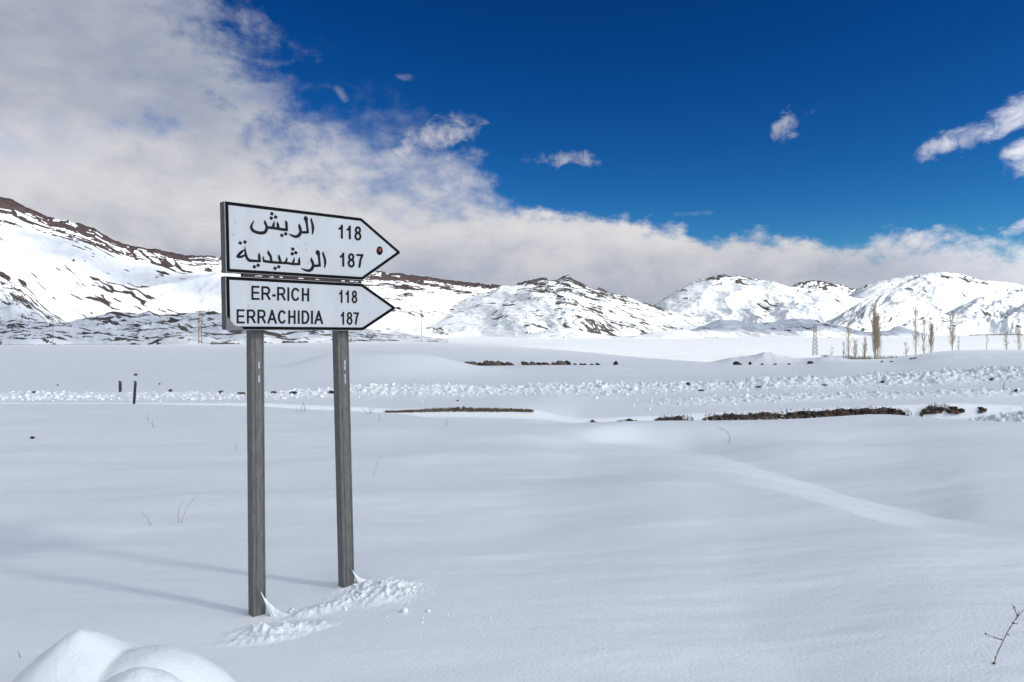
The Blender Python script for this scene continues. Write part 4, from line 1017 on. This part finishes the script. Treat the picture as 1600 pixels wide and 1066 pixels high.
for (px_, row_, w, h, lab) in ((1151, 568, 10, 8, 'dark rock by the lumpy snow heaps, leftmost'), (1172, 569, 5, 7, 'narrow dark rock left of the white snow heap'), (1158, 563, 3, 3, 'small dark stone above the leftmost dark rock'),
                               (1191, 559, 5, 3, 'dark rock on top of the white snow heap'), (1211, 563, 5, 3, 'flat dark rock right of the snow heap top'), (1233, 569, 5, 3, 'dark rock under the lattice mast, left one'), (1266, 568, 9, 6, 'broad dark rock under the lattice mast'),
                               (1424, 555, 6, 5, 'dark stone at the tip of the big drift, upper one'), (1430, 559, 8, 5, 'dark stone at the tip of the big drift, lower one'), (1378, 569, 4, 3, 'small dark stone left below the big drift'), (1393, 570, 5, 3, 'small dark stone just below the big drift')):
    rock('rock', px_, row_+2, w, h, R1, lab, seed=int(px_), y=45 if px_ < 1300 else 46, depth=.9)

# ------------------------------------------------------------------ stakes, poles, mast
def stake(px, row, top_row, lean, wpx, label, y):
    m_ = y/F; x = (px-800)/F*y; z = gz(x, y)
    root_h = (row-top_row)*m_+(.0)
    mb = MB(); a = Vector((x, y, z-.2)); b = Vector((x+lean*m_, y, CAMZ-(top_row-HOR)*m_)); w = wpx*m_/2
    ax = (b-a).normalized(); s = Vector((w, 0, 0)); t = Vector((0, w*.5, 0))
    mb.v += [a-s-t, a+s-t, a+s+t, a-s+t, b-s-t, b+s-t-ax*.03, b+s+t-ax*.03, b-s+t]
    mb.f += [(0, 3, 2, 1), (4, 5, 6, 7), (0, 1, 5, 4), (1, 2, 6, 5), (2, 3, 7, 6), (3, 0, 4, 7)]
    root = empty('stake', (x, y, z)); tag(root, label, 'stake')
    mb.mk('post', M_DARKPOST, root)
    cb = MB(); cb.box(b-ax*.055-Vector((0, w*.56, 0)), (w*.9, 0, 0), (0, .004, 0), (0, 0, .03)); cb.mk('reflector', M_RIM, root)
stake(187.5, 617, 595, 0, 3.8, 'short upright dark stake in the road snow, left one', 22.2)
stake(207.5, 631, 595, 4, 3.6, 'taller leaning dark stake in front of the road snow', 17.3)

def pole(px, row, top, y, label, r=.14):
    m_ = y/F; x = (px-800)/F*y; z0 = CAMZ-(row-HOR)*m_; z1 = CAMZ-(top-HOR)*m_
    root = empty('utility_pole', (x, y, z0)); tag(root, label, 'utility pole')
    mb = MB(); mb.tube([(x, y, z0-3), (x, y, z1)], [r, r*.7], 8); mb.mk('pole', M_WOOD, root)
    mb = MB(); mb.box((x, y-.15, z1-.5), (.9, 0, 0), (0, .06, 0), (0, 0, .07)); mb.mk('crossarm', M_WOOD, root)
    for s in (-.8, 0, .8):
        mb = MB(); mb.tube([(x+s, y-.15, z1-.44), (x+s, y-.15, z1-.2)], .06, 6); mb.mk('insulator', M_STEEL, root)
pole(659, 535, 488, 230, 'thin single wooden pole right of the sign arrow tip', .10)
pole(83, 541, 500, 250, 'single wooden pole at the foot of the left mountain', .10)
def hpole():
    y = 240; m_ = y/F; px, row, top = 313, 536, 486; x = (px-800)/F*y; z0 = CAMZ-(row-HOR)*m_; z1 = CAMZ-(top-HOR)*m_
    root = empty('utility_pole', (x, y, z0)); tag(root, 'twin legged wooden pole left of the sign', 'utility pole')
    for s in (-.45, .45):
        mb = MB(); mb.tube([(x+s*1.2, y, z0-3), (x+s*.8, y, z1)], [.17, .12], 8); mb.mk('leg', M_WOOD, root)
    mb = MB(); mb.box((x, y-.2, z1-.15), (1.5, 0, 0), (0, .08, 0), (0, 0, .09)); mb.mk('crossarm', M_WOOD, root)
    for h in (.22, .42):
        mb = MB(); mb.box((x, y-.18, z0+(z1-z0)*h), (.62, 0, 0), (0, .05, 0), (0, 0, .07)); mb.mk('brace', M_WOOD, root)
    for s in (-1.3, 0, 1.3):
        mb = MB(); mb.tube([(x+s, y-.2, z1-.06), (x+s, y-.2, z1+.25)], .07, 6); mb.mk('insulator', M_STEEL, root)
hpole()
def mast():
    y = 250; m_ = y/F; px, row, top = 1273.5, 561, 508; x = (px-800)/F*y; z0 = CAMZ-(row-HOR)*m_-.6; z1 = CAMZ-(top-HOR)*m_; Hh = z1-z0
    root = empty('lattice_mast', (x, y, z0)); tag(root, 'steel lattice mast on the plain left of the bare poplars', 'pylon')
    w0, w1 = .75, .34
    for sx in (-1, 1):
        for sy in (-1, 1):
            mb = MB(); mb.tube([(x+sx*w0, y+sy*w0, z0-2), (x+sx*w1, y+sy*w1, z1)], .075, 4); mb.mk('leg', M_STEEL, root)
    n = 9; mb = MB()
    for k_ in range(n):
        a = k_/n; b = (k_+1)/n; wa = w0+(w1-w0)*a; wb_ = w0+(w1-w0)*b; za = z0+Hh*a; zb_ = z0+Hh*b
        for (s1, s2) in (((-1, -1), (1, -1)), ((1, -1), (1, 1)), ((1, 1), (-1, 1)), ((-1, 1), (-1, -1))):
            mb.tube([(x+s1[0]*wa, y+s1[1]*wa, za), (x+s2[0]*wb_, y+s2[1]*wb_, zb_)], .05, 4)
            mb.tube([(x+s1[0]*wb_, y+s1[1]*wb_, zb_), (x+s2[0]*wb_, y+s2[1]*wb_, zb_)], .04, 4)
    mb.mk('lattice', M_STEEL, root)
    mb = MB(); mb.box((x, y, z1+.05), (.8, 0, 0), (0, .08, 0), (0, 0, .06)); mb.mk('crossarm', M_STEEL, root)
mast()

# ------------------------------------------------------------------ bare poplars
def poplar(px, row, top, wpx, label, y=190, dens=1.0, seed=0, multi=1, group=None):
    rs = random.Random(seed); m_ = y/F; x = (px-800)/F*y; z0 = CAMZ-(row-HOR)*m_; H = (row-top)*m_; R = wpx*m_/2
    root = empty('poplar_tree', (x, y, z0)); tag(root, label, 'tree', group)
    tr = MB(); cr = MB()
    for k_ in range(multi):
        ox = (rs.uniform(-.35, .35)*R) if multi > 1 else 0; oy = rs.uniform(-.5, .5)*R if multi > 1 else 0; hh = H*(rs.uniform(.78, 1) if k_ else 1)
        pts = [Vector((x+ox*.6, y+oy, z0-1.5))]
        for i in range(1, 9):
            t = i/8; pts.append(Vector((x+ox*(.6+.5*t)+rs.uniform(-.08, .08), y+oy+rs.uniform(-.08, .08), z0+hh*.96*t)))
        r0 = .11*H/12+.05
        tr.tube(pts, [r0*(1-.85*i/8) for i in range(9)], 6)
        nb = int(46*dens*(H/10))
        for b in range(nb):
            t = rs.random()**.9*.92+.03; p = pts[0].lerp(pts[-1], t); i_ = min(int(t*8), 7); p = pts[i_].lerp(pts[i_+1], t*8-i_)
            a = rs.random()*6.283; L = H*(.28-.14*t)*rs.uniform(.5, 1.2); out = R*rs.uniform(.45, 1.15)*(1-.55*t)/max(1, multi*.55)
            d = Vector((math.cos(a), math.sin(a), 0)); q1 = p+d*out*.6+Vector((0, 0, L*.35)); q2 = p+d*out*.95+Vector((0, 0, L*.7)); q3 = p+d*out*(1.0+rs.uniform(-.1, .1))+Vector((0, 0, L))
            rb_ = .030+.02*rs.random()
            cr.tube([p, q1, q2, q3], [rb_, rb_*.8, rb_*.55, rb_*.25], 3, cap=False)
            for s_ in range(5):
                tt = rs.uniform(.25, 1); w = p.lerp(q3, tt)+d*out*.3*math.sin(math.pi*tt); a2 = a+rs.uniform(-1.2, 1.2); l2 = L*rs.uniform(.2, .5)
                e = w+Vector((math.cos(a2)*l2*.28, math.sin(a2)*l2*.28, l2)); cr.tube([w, (w+e)/2+Vector((math.cos(a2), math.sin(a2), 0))*l2*.06, e], [.021, .016, .008], 3, cap=False)
    tr.mk('trunk', M_POPLAR, root); cr.mk('crown', M_POPLAR, root)
for args in ((1370, 562, 475, 19, 'tallest and thickest bare poplar', 185, 1.5, 1, 3), (1326, 561, 500, 12, 'thin bare poplar left of the tallest one', 187, 1.0, 2, 1), (1336, 561, 530, 10, 'short bare poplar just right of the thin one', 186, 1.2, 3, 2),
             (1318, 561, 534, 7, 'low bare poplar at the left end of the row', 188, 1.0, 4, 1), (1351, 561, 526, 10, 'short bare poplar left of the tallest trunk', 188, 1.1, 5, 2), (1300, 561, 542, 8, 'sapling near the lattice mast', 190, .9, 6, 1),
             (1431, 552, 481, 13, 'tall slender bare poplar right of the tallest one', 192, 1.2, 7, 1), (1444, 552, 500, 9, 'slender bare poplar between two taller ones', 195, 1.0, 8, 1), (1455, 553, 505, 14, 'many stemmed bare poplar left of the dark topped one', 194, 1.1, 9, 3),
             (1488, 551, 488, 12, 'tall bare poplar standing alone, second from the right group', 196, 1.5, 10, 1), (1498, 550, 527, 5, 'low sapling at the foot of the lone tall poplar', 196, 1.0, 11, 1), (1417, 561, 536, 10, 'small bare poplar at the end of the hedge', 188, .9, 12, 2),
             (1542, 546, 523, 9, 'small faint bare tree left of the last pair', 205, .8, 13, 1), (1574, 546, 516, 11, 'left one of the last pair of bare trees', 205, .9, 14, 2), (1590, 546, 512, 10, 'right one of the last pair of bare trees', 206, .9, 15, 2)):
    px_, row_, top_, w_, lab, y_, d_, sd, mu = args
    poplar(px_, row_, top_, w_, lab, y_, d_, sd, mu)
def hedge():
    rs = random.Random(2); mb = MB(); y0 = 187
    for i in range(1500):
        px = rs.uniform(1282, 1422) if rs.random() < .85 else rs.uniform(1200, 1290); y = y0+rs.uniform(-2, 2); x = (px-800)/F*y; z0 = CAMZ-(563-HOR)/F*y
        a = rs.random()*6.28; h = rs.uniform(.3, 1.3)*(1 if px > 1300 else .6)
        e = Vector((x+math.cos(a)*h*.35, y+math.sin(a)*h*.35, z0+h)); mb.tube([(x, y, z0-.4), e], [.03, .012], 3, cap=False)
    o = mb.mk('scrub', M_BUSH); tag(o, 'low brown scrub along the foot of the poplars', kind='stuff')
hedge()
def scrub_line(p0, p1, rowa, rowb, y, label, seed, n=500, h=1.4):
    rs = random.Random(seed); mb = MB()
    for i in range(n):
        t = rs.random(); px = p0+(p1-p0)*t; row = rowa+(rowb-rowa)*t; yy = y*(1+rs.uniform(-.01, .01)); x = (px-800)/F*yy; z0 = CAMZ-(row-HOR)/F*yy
        a = rs.random()*6.28; hh = h*rs.uniform(.5, 1.2); w = hh*.8
        mb.add([(x-w, yy, z0-hh), (x+w, yy+w*.5, z0-hh), (x+w*.6, yy, z0+hh*.4), (x-w*.5, yy+.3, z0+hh*.5)], [(0, 1, 2, 3)])
    o = mb.mk('scrub', M_BUSH); tag(o, label, kind='stuff')
scrub_line(1515, 1640, 523.5, 521.5, 1500, 'far dark line of trees at the right edge', 5, 300, 1.2)
scrub_line(-60, 215, 539.2, 537.6, 260, 'thin dark scrub line at the foot of the left mountain', 6, 900, .10)

# ------------------------------------------------------------------ dry stems sticking out of the snow
def curve(pts, n=5):
    out = []
    for i in range(len(pts)-1):
        p0 = pts[max(i-1, 0)]; p1 = pts[i]; p2 = pts[i+1]; p3 = pts[min(i+2, len(pts)-1)]
        for k_ in range(n):
            t = k_/n; out.append(.5*((2*p1)+(p2-p0)*t+(2*p0-5*p1+4*p2-p3)*t*t+(3*p1-p0-3*p2+p3)*t**3))
    out.append(pts[-1]); return out
def plant(label, base, stems, r, mat, cat='dry plant', name='dry_stalk', buds=None, y=None, lean=0.0):
    """stems: lists of photo pixels starting at the snow; each stem is bent in depth as well"""
    p = on_ground(*base) if y is None else Vector(((base[0]-800)/F*y, y, gz((base[0]-800)/F*y, y)))
    m_ = p.y/F; root = empty(name, tuple(p)); tag(root, label, cat); rs = random.Random(int(base[0]*3+base[1]))
    for k_, s in enumerate(stems):
        dy = rs.uniform(-.4, .4); q = []
        for i, (a, b) in enumerate(s):
            h = (base[1]-b)*m_
            q.append(Vector((p.x+(a-base[0])*m_, p.y+dy*abs(h)*.5+rs.uniform(-.1, .1)*abs(h)*.2, p.z+h-(.03 if i == 0 and k_ == 0 else 0))))
        # keep it where it is seen: correct for the change of depth
        q = [Vector(((v.x/p.y)*v.y, v.y, CAMZ+(v.z-CAMZ)/p.y*v.y)) for v in q]
        c = curve(q, 4); mb = MB(); n = len(c)
        mb.tube(c, [r*(1-.65*i/(n-1)) for i in range(n)], 5); mb.mk('stem', mat, root)
    if buds:
        for a, b, s in buds:
            mb = MB()
            c = Vector((p.x+(a-base[0])*m_, p.y, p.z+(base[1]-b)*m_)); s *= m_
            v = LV[0][0]*np.array([s, s, s*.9])*(1+.3*np.random.rand(len(LV[0][0]), 1))+np.array(c); mb.add(v.tolist(), LV[0][1].tolist())
            mb.mk('seed_head', M_TWIG, root)
z6 = lambda X, Y: (1380+X/6.423, 900+Y/6.423)
plant('brown budded twig at the bottom right corner', (1555, 1041), [[z6(1125, 905), z6(1145, 835), z6(1220, 665), z6(1290, 530), z6(1345, 450), z6(1413, 370), z6(1460, 320)],
      [z6(1220, 665), z6(1160, 645), z6(1100, 625), z6(1042, 598)], [z6(1255, 605), z6(1287, 610)], [z6(1318, 490), z6(1362, 497)], [z6(1290, 545), z6(1280, 525)], [z6(1345, 450), z6(1372, 400), z6(1375, 375)],
      [z6(1360, 425), z6(1325, 330), z6(1290, 288)]], .0025, M_TWIG, 'twig', 'twig',
      [(*z6(1042, 598), 1.5), (*z6(1132, 636), 1.2), (*z6(1158, 648), .9), (*z6(1200, 655), 1.4), (*z6(1318, 490), 1.7), (*z6(1362, 497), .8), (*z6(1368, 412), 1.4), (*z6(1375, 380), 1.0), (*z6(1345, 450), 1.0),
       (*z6(1330, 328), 1.2), (*z6(1318, 340), .9), (*z6(1258, 608), .8), (*z6(1290, 530), .9), (*z6(1128, 895), 2.2), (*z6(1140, 833), 1.3)])
z5 = lambda X, Y: (X/3.5525, 560+Y/3.5525)
plant('forked grey grass stem left of the left post', (281, 818), [[(280, 819), (287, 804), (295, 788), (309, 773)], [(278, 818), (278, 800), (283, 788), (287, 786)]], .0022, M_TWIGP, 'grass', 'grass_stem')
plant('arched thin grey stem farther left in the open snow', (237, 822), [[(239, 824), (232, 814), (224, 804), (211, 796)], [(235, 820), (228, 815)]], .0018, M_TWIGP, 'grass', 'grass_stem')
plant('small upright dry weed below the stakes, left one', (231, 662), [[(231, 663), (230.5, 655), (230, 646)], [(231, 656), (232.5, 651)]], .004, M_TWIGP)
plant('small bushy dry weed below the stakes, right one', (238, 668), [[(238, 669), (238, 660), (238.5, 656)], [(238, 664), (235, 660)], [(238, 666), (242, 667)]], .004, M_TWIGP)
plant('short slanting stem between stakes and left post', (368, 704), [[(367, 705), (369, 698), (370, 692)]], .004, M_TWIGP, 'grass', 'grass_stem')
plant('tall thin stem seen just right of the right post', (583, 745), [[(582, 748), (586, 734), (590, 720), (594, 714)]], .0025, M_TWIGP, 'grass', 'grass_stem')
plant('thin stalks between the two posts at the field edge', (470, 641), [[(464, 642), (463, 632)], [(470, 642), (471, 630), (473, 627)], [(476, 642), (474, 628), (471, 626)], [(478, 636), (476, 630)]], .006, M_TWIGP, 'grass', 'grass_stem', y=15)
plant('forked stalks just right of the right post at the field edge', (578, 642), [[(576, 643), (570, 636), (567, 632)], [(576, 643), (581, 635), (585, 632)], [(580, 640), (576, 632)]], .006, M_TWIGP, 'grass', 'grass_stem', y=14.6)
plant('faint stalk under the left end of the dry grass bank', (592, 660), [[(591, 662), (594, 650), (595, 646)]], .004, M_TWIGP, 'grass', 'grass_stem')
plant('short lone stalk in front of the dry grass bank', (698, 666), [[(698, 667), (698, 655)]], .005, M_TWIG, 'grass', 'grass_stem')
plant('curved twig bowed over in front of the stone edge', (1136, 694), [[(1127, 695), (1137, 695), (1141, 686), (1138, 677), (1130, 671), (1121, 669)], [(1130, 671), (1126, 673)]], .005, M_TWIG, 'twig', 'twig')
plant('bent two branched stalk rising over the stone edge', (1352, 636), [[(1352, 638), (1352, 622), (1350, 613), (1347, 609)], [(1352, 618), (1348, 612)], [(1358, 620), (1364, 625), (1370, 628)]], .009, M_TWIG, y=18.6)
plant('straw coloured tuft at the right end of the long stone edge', (1407, 640), [[(1407, 645), (1406, 630), (1405, 622)], [(1408, 645), (1410, 632), (1413, 625)], [(1407, 645), (1401, 630), (1398, 625)], [(1408, 645), (1404, 636)], [(1409, 645), (1414, 636)]], .008, M_STRAW, y=18.6)
plant('hooked stalk right of the straw coloured tuft', (1450, 632), [[(1455, 634), (1455, 626), (1450, 621), (1446, 620)], [(1455, 626), (1449, 622)]], .007, M_TWIG, y=18.6)
plant('small upright marker stem behind the road snow at right', (1483, 584), [[(1483, 586), (1483, 579), (1482.5, 573)]], .012, M_TWIG, y=27)
plant('tall bent weed on the road snow near the right edge', (1567, 614), [[(1567, 615), (1570, 603), (1575, 596), (1581, 591)], [(1573, 598), (1578, 593)], [(1581, 592), (1584, 596)]], .010, M_TWIG, y=21)
plant('cluster of reddish stalks at the right edge in front of the wall', (1592, 662), [[(1587, 664), (1588, 650), (1588, 642)], [(1592, 664), (1593, 652), (1592, 640), (1589, 622)], [(1596, 664), (1596, 650), (1597, 643)], [(1600, 660), (1601, 645)]], .006, M_TWIG, y=14)
plant('slanting twig touching the right edge above the stalks', (1596, 630), [[(1604, 634), (1597, 630), (1591, 626)], [(1604, 628), (1598, 624)]], .007, M_TWIG, y=17)
plant('thin stem rising above the middle of the stone edge', (1157, 644), [[(1157, 646), (1157, 640), (1156.5, 636)]], .008, M_TWIG, y=18.7)
plant('thin arched stalk above the right half of the stone edge', (1279, 640), [[(1279, 642), (1277, 634), (1272, 629), (1266, 626)]], .007, M_TWIG, y=18.7)
plant('dark little twig beside the snow pile in the bottom left corner', (28, 1030), [[(29, 1031), (28, 1026), (26, 1020)]], .002, M_TWIG, 'twig', 'twig')
plant('dead leaf stem poking out at the foot of the left post', (409, 958), [[(407, 965), (411, 957), (413, 951)]], .003, M_TWIG, 'twig', 'twig')
def shrub(px, row, w, h, y, label, n=90, mat=M_TWIG, seed=0):
    rs = random.Random(seed); m_ = y/F; x = (px-800)/F*y; z = CAMZ-(row-HOR)*m_; mb = MB()
    for i in range(n):
        a = rs.random()*6.28; l = h*m_*rs.uniform(.4, 1.05); o = w*m_/2*rs.random(); e = Vector((x+math.cos(a)*o, y+math.sin(a)*o, z+l*(1-.4*(o/(w*m_/2))**2)))
        mb.tube([(x+rs.uniform(-.2, .2)*w*m_, y, z-.1), (Vector((x, y, z))+e)/2+Vector((math.cos(a), 0, 0))*o*.3, e], [.012, .009, .004], 3, cap=False)
    o = mb.mk('dry_shrub', mat, loc=(x, y, z)); tag(o, label, 'shrub')
shrub(683, 574, 16, 11, 38, 'brown tangled shrub between the mound and the rock line', 120, M_TWIG, 1)
shrub(556, 567, 30, 4, 44, 'dark low twigs just right of the right post above the mound', 60, M_DARKPOST, 2)
shrub(1290, 557, 22, 4, 120, 'brown twigs near the lattice mast foot', 60, M_TWIG, 3)
